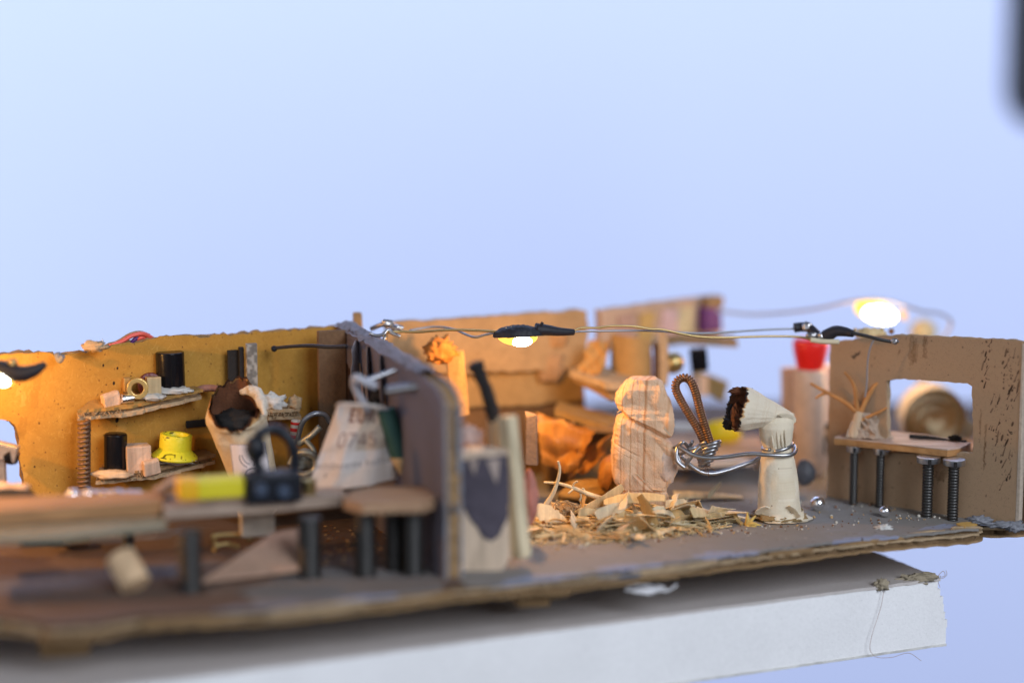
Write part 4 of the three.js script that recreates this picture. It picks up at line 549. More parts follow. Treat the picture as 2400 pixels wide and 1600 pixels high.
  one('black_strip', 'narrow black strip on the ochre wall beside the speckled one', 'strip', [bx([-53.01,27.51,-4.6], [2.2, 7.2, 0.8], { ry: 0.37, r: 0.1 }), bx([-51.39,27.78,-4], [0.9, 8, 1], { ry: 0.37, r: 0.1 })], M.char);
}

// ---------- shelves on the ochre wall ----------
function shelf(label, top, seed, m) {
  const t = T('cardboard_shelf', label, 'shelf', 'cardboard shelves on the ochre wall'), low = (d) => top.map(([x, y, z]) => [x, y - d, z]), c = top.reduce((s, p) => s.map((v, i) => v + p[i] / top.length), [0, 0, 0]), ins = (d, k) => low(d).map(([x, y, z]) => [lerp(x, c[0], k), y, lerp(z, c[2], k)]);
  t.part('upper_sheet', slab(top, 0.5, 0.28, 0.8, seed), m); t.part('fluting', slab(ins(0.5, 0.1), 0.8, 0.35, 0.7, seed + 1), M.core); t.part('lower_sheet', slab(low(1.3), 0.6, 0.34, 0.8, seed + 2), M.kraftPale);
  const r = rng(seed), f = []; for (let i = 0; i < 40; i++) { const q = r(), a = V(top[0]).lerp(V(top[1]), q); f.push(sweep([new THREE.Vector3(a.x, a.y - 0.3 - r() * 1.2, a.z - 0.3), new THREE.Vector3(a.x + (r() - 0.5) * 1.2, a.y - 0.5 - r() * 1.2, a.z + 0.4)], 0.07, 4)); }
  t.part('torn_fibres', f, M.kraftPale, null, { kind: 'stuff' }); return t;
}
shelf('upper cardboard shelf on the ochre wall holding the brass ring', [[-80.32,22.01,9], [-71.25,22.25,6], [-58.2,24.47,0.5], [-61.88,24.47,-6], [-72.42,23.96,-1], [-78.53,23.06,3]], 81, M.ochre);
shelf('lower cardboard shelf on the ochre wall holding the yellow cap', [[-76.89,10.07,9.5], [-66,10.44,6], [-56.22,12.04,0.5], [-58.76,12.05,-5], [-70.17,11.61,0], [-76.7,11.06,4]], 91, M.kraft);
shelf('small third shelf beside the burnt paper figure', [[-47.55,20.11,-1], [-40.33,20.06,-3], [-41.07,20.02,-9], [-47.95,20.16,-6]], 101, M.kraftPale);
one('dark_ledge', 'short dark ledge behind the left paper figure', 'ledge', bx([-60.11,17.2,-5], [5, 1.4, 4], { ry: 0.37, r: 0.2, rough: 0.2 }), M.char);
one('black_tube', 'tall glossy black plastic tube on the upper shelf', 'plastic tube', cyl([-64.34,24.24,-0.8], [-64.4,31.41,-0.8], 2.75, 2.65, 36), M.black);
one('black_tube', 'glossy black plastic tube on the lower shelf by the spring', 'plastic tube', cyl([-73.98,9.62,6], [-73.77,17.08,6], 2.15, 2.15, 36), M.black);
{ const c = [-69.68,25.43,4.5], round = (r) => Array.from({ length: 40 }, (_, i) => [Math.cos(i * 0.157) * r, Math.sin(i * 0.157) * r]); one('brass_ring', 'shiny brass ring standing on the upper shelf', 'ring', plain(ext(round(1.98), 1.3, 0.1, [round(1.1)])).translate(0, 0, -0.2).rotateY(0.12).translate(...c), M.brass); }
one('maroon_disc', 'dark maroon disc behind the brass ring', 'disc', cyl([-67.79,25.47,1.5], [-67.97,25.36,0.9], 2.35, 2.35, 36), M.maroon);
one('tan_block', 'small tan wood block between brass ring and black tube', 'block', bx([-67.13,25.42,2.6], [2.6, 3.6, 2], { ry: 0.4, r: 0.15, rough: 0.1 }), wood(0.62, 0.46, 0.26));
one('amber_block', 'thin amber block just left of the brass ring', 'block', bx([-72.29,24.65,1.5], [1.4, 4.6, 2], { ry: 0.4, r: 0.2 }), wood(0.6, 0.36, 0.12));
one('hex_nut', 'small silver nut lying in front of the brass ring', 'nut', cyl([-72.47,23.69,6], [-70.44,23.51,5], 0.95, 0.95, 6), M.bright);
one('wood_crumb', 'pinkish wood crumb at the left of the upper shelf', 'wood crumb', bx([-74.73,23.27,5], [3.4, 2.6, 2.6], { ry: 0.5, rz: 0.3, r: 0.5, rough: 0.5 }), M.pinkWood);
one('glue_lump', 'clear glue lump under the tall black tube', 'glue', blob([-63.86,24.36,1.2], [3.6, 0.8, 1.6], 0.3, 1.6, 3), M.glue, 'glue lumps');
one('glue_lump', 'clear glue lump below the brass ring', 'glue', blob([-67.39,23.69,4.2], [2.6, 0.7, 1.2], 0.35, 1.6, 7), M.glue, 'glue lumps');
one('coil_spring', 'dark rusty coil spring standing under the upper shelf', 'spring', [coil([[-78.86,20.27,9.5], [-79.04,14.25,9.5], [-79.33,7.65,9.5]], 0.95, 15, 0.3, 14, 6), cyl([-78.25,20.09,8.6], [-78.64,7.45,8.6], 0.45, 0.45, 10)], M.rust);
one('wood_block', 'pale pink rough wood block between black tube and yellow cap', 'wood block', [bx([-69.78,12.36,5.5], [4.6, 5.2, 3.4], { ry: 0.35, r: 0.25, rough: 0.25 }), bx([-67.58,10.84,6], [3.2, 2.6, 3], { ry: 0.5, rz: 0.2, r: 0.5, rough: 0.4 })], M.pinkWood);
{ const t = T('yellow_grommet', 'dirty yellow plastic cap with a flange on the lower shelf', 'cap'), c = [-63.48,11.66,2.6], capMat = mat([0.78, 0.72, 0.03], { roughness: 0.42, map: dataTex(256, (u, v) => { const d = nC(u * 128, v * 128) * nB(u * 32, v * 32); return d > 0.56 ? 0.12 : 0.95; }) });
  const lat = (p) => plain(new THREE.LatheGeometry(p.map(([x, y]) => new THREE.Vector2(x, y)), 48)).rotateZ(-0.1).translate(...c);
  t.part('collar', lat([[2.2, 4.6], [2.55, 4.7], [3.0, 4.6], [3.02, 1.9], [2.9, 1.6]]), capMat); t.part('flange', lat([[2.9, 1.9], [3.3, 1.5], [4.3, 0.6], [4.35, 0.15], [3.9, 0], [0, 0]]), capMat); t.part('inner_wall', lat([[2.2, 4.6], [2.1, 3.4], [0, 3.3]]), capMat); }
one('glue_lump', 'greyish glue lump under the yellow cap', 'glue', blob([-63.11,11.47,4], [4, 0.7, 1.4], 0.3, 1.6, 13), M.glue, 'glue lumps');
one('wood_crumb', 'flat pale wood crumb in front of the lower black tube', 'wood crumb', blob([-74.06,9.96,9], [3.6, 0.9, 1.6], 0.25, 1.2, 6), M.pale);
one('white_lump', 'white lump on the small third shelf', 'lump', blob([-45.49,21.38,-3], [2.4, 1.8, 1.4], 0.35, 1.4, 4), M.white);
one('yellow_lump', 'pale yellow lump at the end of the third shelf', 'lump', blob([-41.38,20.95,-4], [1.3, 1.6, 1.2], 0.3, 1.4, 9), M.kraftPale);
one('pink_twist', 'pinkish twist sticking out at the end of the upper shelf', 'scrap', tube([[-59.53,23.78,-2],[-58.48,24.19,-2],[-56.86,24.27,-2],[-55.12,24.21,-1]], 0.7, 20, 7), mat([0.42, 0.2, 0.15], { map: grimeMap }));
{ // left paper figure
  const t = T('burnt_paper_figure', 'left cream paper figure with a charred hollow head', 'figure');
  const skin = canvasTex(1024, 512, (x, W, H) => { // u round the roll, v up it, scorched at the rim
    x.fillStyle = '#e2cfae'; x.fillRect(0, 0, W, H); fibres(x, W, H, 4000, ['#c4a67a', '#f3e8d4', '#b08f60'], 26, 61);
    for (let i = 0; i < 90; i++) { x.globalAlpha = 0.07; x.fillStyle = ['#b07a36', '#f8efe0', '#94682e'][i % 3]; x.beginPath(); x.ellipse(R() * W, R() * H, 10 + R() * 50, 10 + R() * 40, 0, 0, 7); x.fill(); }
    for (const [c, d, k, al] of [['#b87f3c', 70, 1, 0.6], ['#8a5420', 40, 2, 0.7], ['#3a1e0c', 20, 3, 0.95]]) { x.globalAlpha = al; x.fillStyle = c; const r = rng(k + 70); x.beginPath(); x.moveTo(0, -5); for (let i = 0; i <= 128; i++) { const u = i / 128, pale = Math.exp(-(((u - 0.08 + 1) % 1 > 0.5 ? 1 - ((u - 0.08 + 1) % 1) : (u - 0.08 + 1) % 1) ** 2) / 0.02); x.lineTo(u * W, d * (0.6 + 0.4 * Math.sin(i * 0.33 + k) * Math.sin(i * 0.13)) * (1 - 0.85 * pale) + 9 * (r() - 0.5)); } x.lineTo(W, -5); x.fill(); }
    x.globalAlpha = 1; speckle(x, W, H, 300, ['#8a6a44', '#4a3220', '#b59468'], 0.7, 2.4, 63);
  });
  const paper = mat(null, { map: skin, roughness: 0.8, bump: 0.0002 }), path = [[-47.71,2.12,6], [-48.15,8.78,6.6], [-49.58,14.94,7], [-50.86,19.97,8], [-51.01,23.44,9.4]].map(V), cv = new THREE.CatmullRomCurve3(path);
  const roll = (k, v0, v1) => grid(72, 30, (u, v) => { const q = lerp(v0, v1, v), p = cv.getPoint(q), tg = cv.getTangent(q), e1 = new THREE.Vector3(1, 0, 0).addScaledVector(tg, -tg.x).normalize(), e2 = tg.clone().cross(e1), a = u * Math.PI * 2, end = Math.max(0, (q - 0.72) / 0.28), r0 = lerp(3.7, 5.7, Math.min(1, q * 1.25)) * (1 - 0.2 * end * end) * k * (1 + 0.035 * N3(Math.cos(a) * 1.6, Math.sin(a) * 1.6, q * 4) + 0.02 * Math.sin(a * 7 + q * 9)); p.addScaledVector(e1, Math.cos(a) * r0).addScaledVector(e2, Math.sin(a) * r0 * 0.92); const tip = end * end * (2.6 * Math.sin(a) + 0.9 * N3(Math.cos(a) * 2.5, Math.sin(a) * 2.5, 5)); p.y += tip; p.z += end * 0.6 - (tip > 0 ? 0 : 0); return [p.x, p.y, p.z, u, v]; }, true);
  t.part('rolled_paper', roll(1, 0, 1), paper); const ins = roll(0.9, 0.55, 0.985); ins.userData.keepUV = false; t.part('charred_inside', ins, M.scorch);
  t.part('char_core', blob([-50.91,19.38,7], [4.5, 2.4, 4], 0.2, 2.4, 5), M.char);
  t.part('pale_lip', wobble(tube([[-50.74,24.64,5],[-48.87,25.3,6],[-47.06,24.86,8],[-45.8,23.66,11],[-45.29,21.98,13]], (q) => 0.35 + 0.75 * Math.sin(q * 3.14), 24, 12), 0.25, 0.5), mat([0.86, 0.78, 0.66], { map: fibreMap }));
  const doodle = canvasTex(256, 256, (x, W, H) => { x.fillStyle = '#e6dfe0'; x.fillRect(0, 0, W, H); x.strokeStyle = '#2c3350'; x.lineWidth = 6; x.lineCap = 'round'; const l = (p) => { x.beginPath(); x.moveTo(p[0] * W, p[1] * H); for (let i = 2; i < p.length; i += 4) x.quadraticCurveTo(p[i] * W, p[i + 1] * H, p[i + 2] * W, p[i + 3] * H); x.stroke(); };
    l([0.26, 0.3, 0.2, 0.5, 0.42, 0.62]); l([0.33, 0.3, 0.34, 0.46, 0.5, 0.55]); l([0.3, 0.9, 0.36, 0.68, 0.56, 0.66, 0.82, 0.66, 0.84, 0.94]); l([0.44, 0.92, 0.48, 0.76, 0.6, 0.78, 0.7, 0.8, 0.7, 0.95]); l([0.55, 0.4, 0.66, 0.46, 0.6, 0.6]); l([0.62, 0.7, 0.7, 0.74, 0.74, 0.86]); l([0.36, 0.8, 0.44, 0.84, 0.4, 0.96]); x.strokeStyle = '#4a5170'; x.lineWidth = 3; x.strokeRect(3, 3, W - 6, H - 6); });
  const q = [[-51.68,16.5,12.6],[-45.25,16.73,11.4],[-44.38,9.94,11.8],[-51.03,9.79,12.6]]; const lab = grid(12, 8, (u, v) => { const a = V(q[0]).lerp(V(q[1]), u), b = V(q[3]).lerp(V(q[2]), u), m = a.lerp(b, v); return [m.x, m.y, m.z + 1.6 * Math.sin(u * 3.14), u, 1 - v]; });
  t.part('drawn_label', lab, mat(null, { map: doodle, roughness: 0.8 }));
}

// ---------- front left tables ----------
{
  const t = T('long_table', 'long blurred plank table on screw legs at the front left', 'table');
  const y1 = 13.4;
  t.part('plank', plate(jag([[-92.3,55.1],[-59,44.7],[-59.4,37.6],[-95.1,44]], 3, 0.15, 5), y1, 2.6, 0.12), M.tableWood);
  t.part('plank', plate(jag([[-58.4,46.9],[-52.5,45],[-43.4,42.5],[-28.5,36.7],[-29.9,30.7],[-60.4,36]], 2, 0.15, 6), 12.6, 2.0, 0.12), M.greyWood);
  t.part('under_strip', plate([[-91.2,60],[-73.1,57.1],[-57.8,48.3],[-59.6,41.6],[-93.5,50.7]], 10.6, 1.3, 0.2), mat([0.36, 0.33, 0.24], { map: grimeMap }));
  for (const p of [[[-53.25,0,53.59], 2.1, 10.4], [[-34.32,0,44.42], 2.1, 10.4], [[-67.76,0,29.47], 1.2, 9]]) { const [c, r, h] = p; t.part('leg', screwShaft([c[0], 0, c[2]], [c[0], h, c[2]], r, 0.7), M.iron); }
  const s = T('small_table', 'small rounded wood table touching the grey divider', 'table');
  s.part('table_top', plate(jag([[-28.3,45.1],[-27.7,39.3],[-25,36],[-14.7,35.3],[-13,39.3],[-13.1,44.5],[-15,47.6],[-24.9,48.3]], 2, 0.1, 7), 13.8, 1.9, 0.1), plank(0.5, 0.31, 0.19));
  for (const c of [[-24.94,0,43.87], [-16.86,0,43.04], [-20.09,0,39.66]]) s.part('leg', screwShaft([c[0], 0, c[2]], [c[0], 11.3, c[2]], 1.95, 0.6), M.iron);
}
one('yellow_brick', 'yellow plastic block with an orange end on the long table', 'plastic block', [bx([-50.55,15.31,43], [10.2, 3.6, 4.4], { ry: 0.3, r: 0.7 })], M.yellow).part('orange_end', bx([-54.73,15.7,45.4], [3.4, 3.7, 4.5], { ry: 0.3, r: 0.6 }), M.amber);
{ const t = T('black_connector', 'black plastic connector with two pale studs on the long table', 'connector'); t.part('housing', bx([-40.8,15,41], [9.6, 5, 5], { ry: 0.3, r: 0.5 }), M.navy); for (const p of [[-42.49,15.16,44], [-38.71,14.64,43]]) t.part('stud', cyl(p, [p[0] + 0.2, p[1], p[2] + 0.9], 1.2, 1.1, 20), mat([0.05, 0.07, 0.11], { roughness: 0.4 })); }
{ const t = T('bead_chain', 'row of silver beads lying on the long table', 'bead chain'); for (const [p, r] of [[[-76.49,11.6,33], 1.19], [[-75.16,11.37,33], 0.88], [[-73.61,11.98,34], 1.00], [[-72.44,11.53,34], 1.25], [[-70.9,12.06,35], 0.94], [[-69.73,11.91,35], 1.00], [[-68.21,12.14,36], 1.25], [[-67.04,11.91,36], 1.12], [[-65.68,12.3,37], 1.12], [[-64.5,12.3,37], 1.06], [[-63.15,12.45,38], 0.94]]) t.part('bead', ball(p, r, 16), M.bright); }
one('paper_twist', 'pale paper twist beside the yellow block', 'paper', tube([[-61.18,13.81,40],[-59.86,14.25,40],[-58.76,14.77,39],[-57.96,15.3,38]], (q) => 0.7 + 0.5 * q, 14, 8), M.pink);
one('dark_bowl', 'dark shallow lump on the far left of the long table', 'lump', blob([-87.41,11.22,34], [5, 1.6, 3], 0.2, 1.1, 3), M.char);
one('pink_scrap', 'pinkish wood scrap at the left edge of the long table', 'scrap', blob([-89.43,11.68,30], [4.6, 1.3, 2.6], 0.25, 1.2, 9), M.pinkWood);
{ const t = T('metal_bracket', 'small grey metal clip with a black roller in the left window', 'clip'); t.part('bracket', [bx([-92.75,16.01,16], [6, 3, 2.4], { r: 0.2, rz: -0.25 }), bx([-92.72,12.45,16], [1.3, 9, 1.4], { r: 0.2 })], mat([0.45, 0.42, 0.4], { metalness: 0.7, roughness: 0.4 })); t.part('roller', cyl([-91.4,14.83,16], [-90.4,14.95,16.6], 1.45, 1.45, 20), M.black); }
one('black_hook', 'black round ended hook with a bent black arm in front of the left figure', 'hook', [blob([-43.95,20.97,38], [1.9, 2.3, 1.8], 0.06, 1, 3), tube([[-43.98,19.33,38],[-43.57,17.84,38],[-43,16.87,38]], 0.9, 10, 8), tube([[-43.77,23.05,38],[-41.67,24.04,37],[-39.59,23.4,36],[-38.01,21.6,36],[-37.46,19.06,36],[-37.5,16.51,36]], 0.95, 30, 8)], M.navy);
one('wood_dowel', 'leaning cream dowel stub on the floor at the front left', 'dowel', cyl([-62.01,1.4,55], [-65.1,5.69,52], 2.7, 2.5, 24), wood(0.82, 0.58, 0.36));
one('white_cube', 'small white cube under the long table', 'cube', bx([-45.09,5.67,28], [6, 4.6, 4], { ry: 0.2, r: 0.3 }), mat([0.72, 0.66, 0.56], { map: grimeMap }));
one('wood_offcut', 'brown wood offcut on the floor below the plank', 'offcut', [bx([-84.97,1.85,22], [8, 2.2, 4], { ry: 0.2, r: 0.3, rough: 0.2 }), bx([-77.96,2.5,24], [4.6, 2.8, 4], { ry: 0.3, r: 0.3, rough: 0.2 })], M.ochre);
one('cardboard_ramp', 'sloping pinkish cardboard flap on the floor by the screw legs', 'cardboard flap', slab([[-51.75,1.46,52], [-36.02,1.91,46], [-36.12,5.87,32], [-41.59,5.14,34]], 0.5, 0.12, 2, 4), M.pink);
one('wire_bits', 'tangle of thin metal wire bits under the long table', 'wire', [tube([[-52.93,3.53,30],[-50.44,3.59,29],[-47.56,3.03,28],[-46.06,2.26,28]], 0.4, 20, 6), tube([[-52.46,1.94,31],[-50.34,2.14,30],[-48.09,1.53,30]], 0.35, 16, 6), tube([[-52.71,3.38,30],[-52.21,2.07,30],[-52.48,1.01,31]], 0.35, 12, 6)], M.brassDull);
{ const t = T('resistor', 'small red and white striped resistor behind the wire loop', 'resistor'); t.part('body', cyl([-40.89,14.48,2], [-40.5,18.89,2], 1.0, 1.0, 18), mat([0.7, 0.6, 0.5], { roughness: 0.4 })); for (const [a, b] of [[1026, 1018], [1010, 1002], [994, 988]]) t.part('band', cyl(V([-40.89,14.48,2]).lerp(V([-40.5,18.89,2]), (1038 - a) / 54).toArray(), V([-40.89,14.48,2]).lerp(V([-40.5,18.89,2]), (1038 - b) / 54).toArray(), 1.06, 1.06, 18), M.red); t.part('lead', tube([[-40.21,14.73,4],[-39.59,17.37,5],[-38.67,19.59,6],[-36.83,20.8,6],[-34.94,20.44,5],[-34.09,18.79,4]], 0.5, 30, 7), M.greyWire); }
one('wire_tangle', 'pale green grey tangle of wire beside the printed paper bell', 'wire', [tube([[-40.72,12.38,12],[-39.91,14.14,12],[-37.45,14.99,13],[-35.91,13.79,13],[-36.09,11.8,13],[-37.91,10.84,13],[-39.95,11.18,12]], 0.7, 40, 7), tube([[-39.49,15.55,8],[-37,17.36,9],[-35.41,18.97,9]], 0.6, 16, 7), tube([[-38.2,16.56,9],[-36.56,14.76,10],[-36.11,12.57,11]], 0.5, 16, 7), blob([-38.56,12.35,10], [2.4, 1.8, 1.6], 0.4, 2, 3)], mat([0.4, 0.4, 0.33], { metalness: 0.6, roughness: 0.4, bump: 0 }));
one('tin_can', 'little tin cylinder behind the black connector', 'tin', cyl([-35.21,12.29,36], [-35.17,15.15,36], 1.4, 1.4, 20), M.brassDull);

// ---------- block and matches in front of the divider ----------
{
  const t = T('painted_chip', 'pale wood chip painted with a dark purple shield', 'wood chip');
  const z = 38.5; t.part('chip', wobble(prism([[-9.8,20.3],[-7.3,21.1],[-0.7,20.8],[-0.6,11.4],[-0.3,2.3],[-1.8,-0.2],[-7.4,-0.5],[-9.9,0.4],[-10.1,9.9]], z, 5, 0.5), 0.12, 0.3), wood(0.8, 0.63, 0.48));
  t.part('paint_shield', wobble(prism(jag([[-9.1,19.5],[-5.1,20.1],[-0.7,20.6],[-0.4,14.9],[-0.6,9.7],[-1.5,8.1],[-2.2,6.1],[-3.5,5.4],[-5,5.8],[-5.8,7.8],[-7.3,9.4],[-8.7,12.1],[-9.3,16.4]], 0.8, 0.18, 3), 41.05, 0.25, 0.05), 0.08, 0.5), mat([0.1, 0.085, 0.115], { map: grimeMap, roughness: 0.6 }));
  t.part('bare_patch', [slab([[-7.53,19.74,41.3], [-5.21,20.03,41.3], [-5.8,16.48,41.3]], 0.05), prism([[-7.4,19.5],[-5.7,19.7],[-6.4,17]], 41.26, 0.12, 0.02), prism([[-4.3,19.5],[-2,19.8],[-2.6,15.3]], 41.26, 0.12, 0.02)], wood(0.5, 0.4, 0.36));
  one('cream_match', 'unburnt cream matchstick standing against the painted chip', 'matchstick', wobble(cyl([1.62,1.75,38], [-0.88,26.16,36], 1.7, 1.8, 4), 0.08, 0.3), M.cream, 'matchsticks by the painted chip');
  const m = T('burnt_match', 'burnt black match leaning above the painted chip', 'matchstick', 'matchsticks by the painted chip');
  m.part('charred_stick', wobble(sweep(curve([[-2.95,24.83,33], [-4.42,30.08,33], [-6.47,34.94,33]], 20), (q) => 1.15 + 0.22 * Math.sin(q * 9) * 0.3 + (q > 0.85 ? 0.25 : 0), 12), 0.15, 0.8), M.char); m.part('unburnt_stick', cyl([-2.59,18.04,33], [-3.03,25.21,33], 1.5, 1.2, 4), M.cream);
  one('gum_lump', 'white and orange crumb behind the painted chip', 'lump', blob([-7.46,20.68,30], [2.6, 2.8, 1.8], 0.25, 1.3, 4), mat([0.7, 0.52, 0.46], { map: grimeMap }));
  one('rust_lump', 'orange brown flake on the white crumb behind the chip', 'lump', blob([-7.72,19.88,32], [2.2, 0.8, 1], 0.3, 1.5, 14), mat([0.6, 0.25, 0.12], { map: grimeMap }));
  one('pink_felt', 'red pink felt scrap on the floor right of the matchstick', 'scrap', blob([3.21,8.29,22], [1.4, 5, 2], 0.2, 1, 4), mat([0.62, 0.26, 0.2], { map: grimeMap }));
}

// ---------- back room ----------
one('orange_foam', 'bright orange crumpled scrap above the divider', 'scrap', blob([-13.91,29.44,-14], [2.6, 2.6, 1.6], 0.45, 1.8, 3), M.orange);
one('orange_stalk', 'orange stained strip hanging on the tan back wall', 'strip', wobble(bx([-10.63,22.88,-14], [3.6, 13, 1.4], { rz: 0.06, r: 0.4 }), 0.7, 0.25), board(0.56, 0.34, 0.14));
one('dried_leaf', 'large crumpled orange leaf in the dark back of the right room', 'leaf', [crumple([[4.62,16.63,-18], [16.32,13.18,-16], [12.09,4.86,-13], [5.87,6.77,-16]], 1.6, 1.0, 3), crumple([[10.84,4.44,-13], [12.57,8.91,-16], [20.29,11.52,-20], [16.7,6.77,-14]], 1.3, 1, 8)], M.leaf);
one('curled_leaf', 'curled brown leaf just left of the carved figure', 'leaf', ribbon([18.14,3.02,-8], [20.7,8.05,-14], 5, { roll: 0.5, bow: 0.3, cup: 0.3, t: 0.4, taper: 0.8, n: 16 }), M.leaf);
one('ochre_slab', 'flat ochre slab leaning behind the orange leaf', 'slab', slab([[8.52,15.93,-24], [22.18,11.59,-24], [21.7,13.09,-32], [9.54,16.18,-32]], 1.2, 0.2, 2, 6), M.ochre);
one('tan_post', 'dull brown cardboard post right of the matchstick', 'post', wobble(bx([3.52,13.51,-6], [2.6, 10, 2], { r: 0.3 }), 0.5, 0.25), board(0.26, 0.18, 0.13));
one('dark_hollow_box', 'open cardboard box added to darken the back of the right room', 'box', [bx([17.33,4.65,-30], [22, 16, 1], { r: 0.2 }), bx([12.02,5.5,-26], [1, 16, 8], { r: 0.2 }), bx([17.13,12.06,-26], [22, 1, 8], { r: 0.2 })], M.kraft);  // box added so that the hollow at the back stays dark
one('brown_mound', 'low brown mound on the floor behind the straw', 'mound', blob([16.65,2.1,-12], [7, 2.6, 4], 0.25, 1.3, 5), M.ochre);
one('floor_scrap', 'flat tan wood scrap on the floor behind the carved figure', 'scrap', bx([42.06,-0.7,-16], [9, 0.8, 3], { ry: 0.1, r: 0.2 }), M.straw);
{ const t = T('back_shelf', 'orange lit cardboard shelf behind the carved figure head', 'shelf'); t.part('board', slab([[11.63,23.03,-30], [18.7,21.46,-24], [29.04,20.33,-26], [30.14,20.32,-36], [14.9,23.09,-38]], 1.4, 0.15, 1.5, 8), M.kraftPale); t.part('lower_board', slab([[12.49,21.8,-30], [19.57,18.96,-24], [29.07,17.98,-26], [30.16,17.93,-36]], 1.2, 0.15, 1.5, 9), M.kraft); t.part('edge_strip', slab([[19.07,20.16,-24.5], [24.72,19.73,-25], [25.01,19.35,-30], [19.31,19.7,-30]], 1, 0.15, 1.5, 9), M.kraftDark); }
one('orange_cloth', 'orange folded paper on the back shelf', 'paper', crumple([[13.09,21.98,-30], [18.18,22.15,-28], [20.12,28.15,-34], [16.05,28.15,-34]], 0.8, 1.6, 5), board(0.58, 0.32, 0.1));
one('orange_card', 'large curved orange brown card standing on the back shelf', 'card', grid(16, 10, (u, v) => { const a = [20.18,19.79,-34], b = [28.57,20.14,-32], c = [27.75,29.03,-34]; return [lerp(a[0], b[0], u) + (v > 0.5 ? (v - 0.5) * -1.2 * u : 0), lerp(a[1], c[1] + 0.6 * (1 - u), v), -35 + 3 * Math.sin(u * 2.6) ]; }), board(0.55, 0.34, 0.13));
one('dark_post', 'dark narrow post right of the orange panel', 'post', bx([29.56,23.48,-33], [1.7, 9, 2], { r: 0.2 }), M.umber);
one('pale_strip', 'thin pale curled strip beside the brass ball', 'strip', ribbon([30.36,30.91,-32], [30.84,19.26,-32], 2, { roll: 1.4, bow: 0.02, t: 0.3 }), M.kraftPale);
one('brass_ball', 'dull brass ball hanging beside the pale strip', 'ball', ball([32.84,23.75,-34], 2.25, 28), M.brassDull);
one('black_cube', 'black plastic cube behind the brass ball', 'cube', bx([38.56,23.47,-40], [3.6, 4.6, 3.2], { r: 0.4, rz: 0.1 }), M.black);
one('brown_ledge', 'brown cardboard ledge under the purple block', 'ledge', slab([[32.11,27.48,-44], [47.02,26.58,-44], [47.15,26.3,-54], [33.54,26.85,-54]], 1.3, 0.15, 2, 4), M.kraft);
one('olive_wedge', 'olive brown wedge on the floor at the back', 'wedge', bx([41.67,16.16,-52], [8, 4, 4], { rz: -0.4, r: 0.4, rough: 0.3 }), board(0.36, 0.27, 0.12));
one('pink_peg', 'pale pink peg below the black cube', 'peg', cyl([39.54,14.59,-48], [39.48,18.69,-48], 1.8, 1.8, 16), M.pinkWood);
one('yellow_disc', 'bright yellow blurred plastic piece on the rear floor', 'plastic piece', blob([43.95,7.02,-46], [4.2, 2.6, 2.6], 0.12, 1, 5), mat([0.8, 0.62, 0.01], { roughness: 0.4 }));
one('grey_bar', 'grey bar lying at the back between the two figures', 'bar', bx([36.88,8.91,-42], [7, 1.7, 2], { r: 0.3 }), mat([0.5, 0.53, 0.56]));
one('brown_table', 'low brown table at the back behind the wire baby', 'table', [plate([[26.3,-34.7],[52.5,-34.7],[52.8,-52.4],[29.1,-52.4]], 5, 1.2, 0.2), bx([36, 2, -40], [2, 4, 2]), bx([52, 2, -42], [2, 4, 2])], plank(0.66, 0.42, 0.24));
one('white_board', 'pale card lying behind the arms of the paper figure', 'card', slab([[30.78,4.62,-24], [47.87,5.32,-24], [47.22,4.6,-34], [34.11,4.25,-34]], 0.8, 0.1, 2, 3), mat([0.72, 0.62, 0.52], { map: grimeMap }));
{ const t = T('marked_panel', 'pale pink cardboard panel with dark pen marks behind the paper figure', 'cardboard panel'); const z = -42;
  t.part('panel', wobble(prism([[55.9,21.3],[66.5,21.9],[67.4,-2],[56.6,-2]], z, 2, 0.2), 0.15, 0.2), board(0.88, 0.72, 0.62)); for (const o of [[[59,17.9],[60.4,18.1],[61.9,17.8],[60.5,17.4]], [[59.4,15.9],[61.7,16.2],[61.9,15.6],[59.6,15.4]], [[62.3,18.1],[64.2,17.4],[64,16.9],[62.2,17.6]]]) t.part('pen_mark', prism(o, z + 1.06, 0.1, 0.01), M.char);
  one('black_slot', 'narrow black bar in front of the pink panel', 'bar', bx([63.3,10.09,-36], [5.6, 1.4, 1.5], { r: 0.2 }), M.black); one('black_box', 'small black box under the narrow black bar', 'box', bx([62.15,6.33,-36], [5, 3.8, 3], { r: 0.3 }), M.navy); one('tan_ledge', 'tan ledge between the black bar and the black box', 'ledge', bx([61.55,8.1,-37], [9, 1, 4], { r: 0.2 }), M.kraft); one('grey_lump', 'dark grey rounded lump behind the steel ball', 'lump', blob([58.04,4.36,-18], [2, 2.6, 1.6], 0.1, 1, 4), mat([0.08, 0.085, 0.1], { roughness: 0.5 }));
}
{ const t = T('red_bulb', 'translucent red plastic bulb on a pale post at the back', 'plastic bulb'); const z = -36, c = [61.05,25.19,-36]; t.part('cap', plain(new THREE.LatheGeometry([[0, 3.4], [3.2, 3.3], [3.7, 2.4], [3.5, 0.6], [2.7, -2.8], [2.3, -3.2], [0, -3.2]].map(([x, y]) => new THREE.Vector2(x, y)), 40)).translate(...c), mat([0.85, 0.02, 0.015], { roughness: 0.35, bump: 0, transmission: 0.3 })); t.part('post', cyl([c[0], 0.2, c[2]], [c[0], c[1] - 3, c[2]], 3.6, 3.0, 24), board(0.85, 0.7, 0.6)); }
{ const t = T('yellow_bead', 'large pale yellow bead on a stem behind the brown wall', 'bead'); const c = [90.53,24.59,-70]; t.part('bead', ball(c, 3, 28), mat([0.5, 0.42, 0.24], { roughness: 0.5, bump: 0 })); t.part('stem', cyl([c[0], 0.2, c[2]], [c[0], c[1] - 2.6, c[2]], 0.9, 0.9, 12), M.pale); }
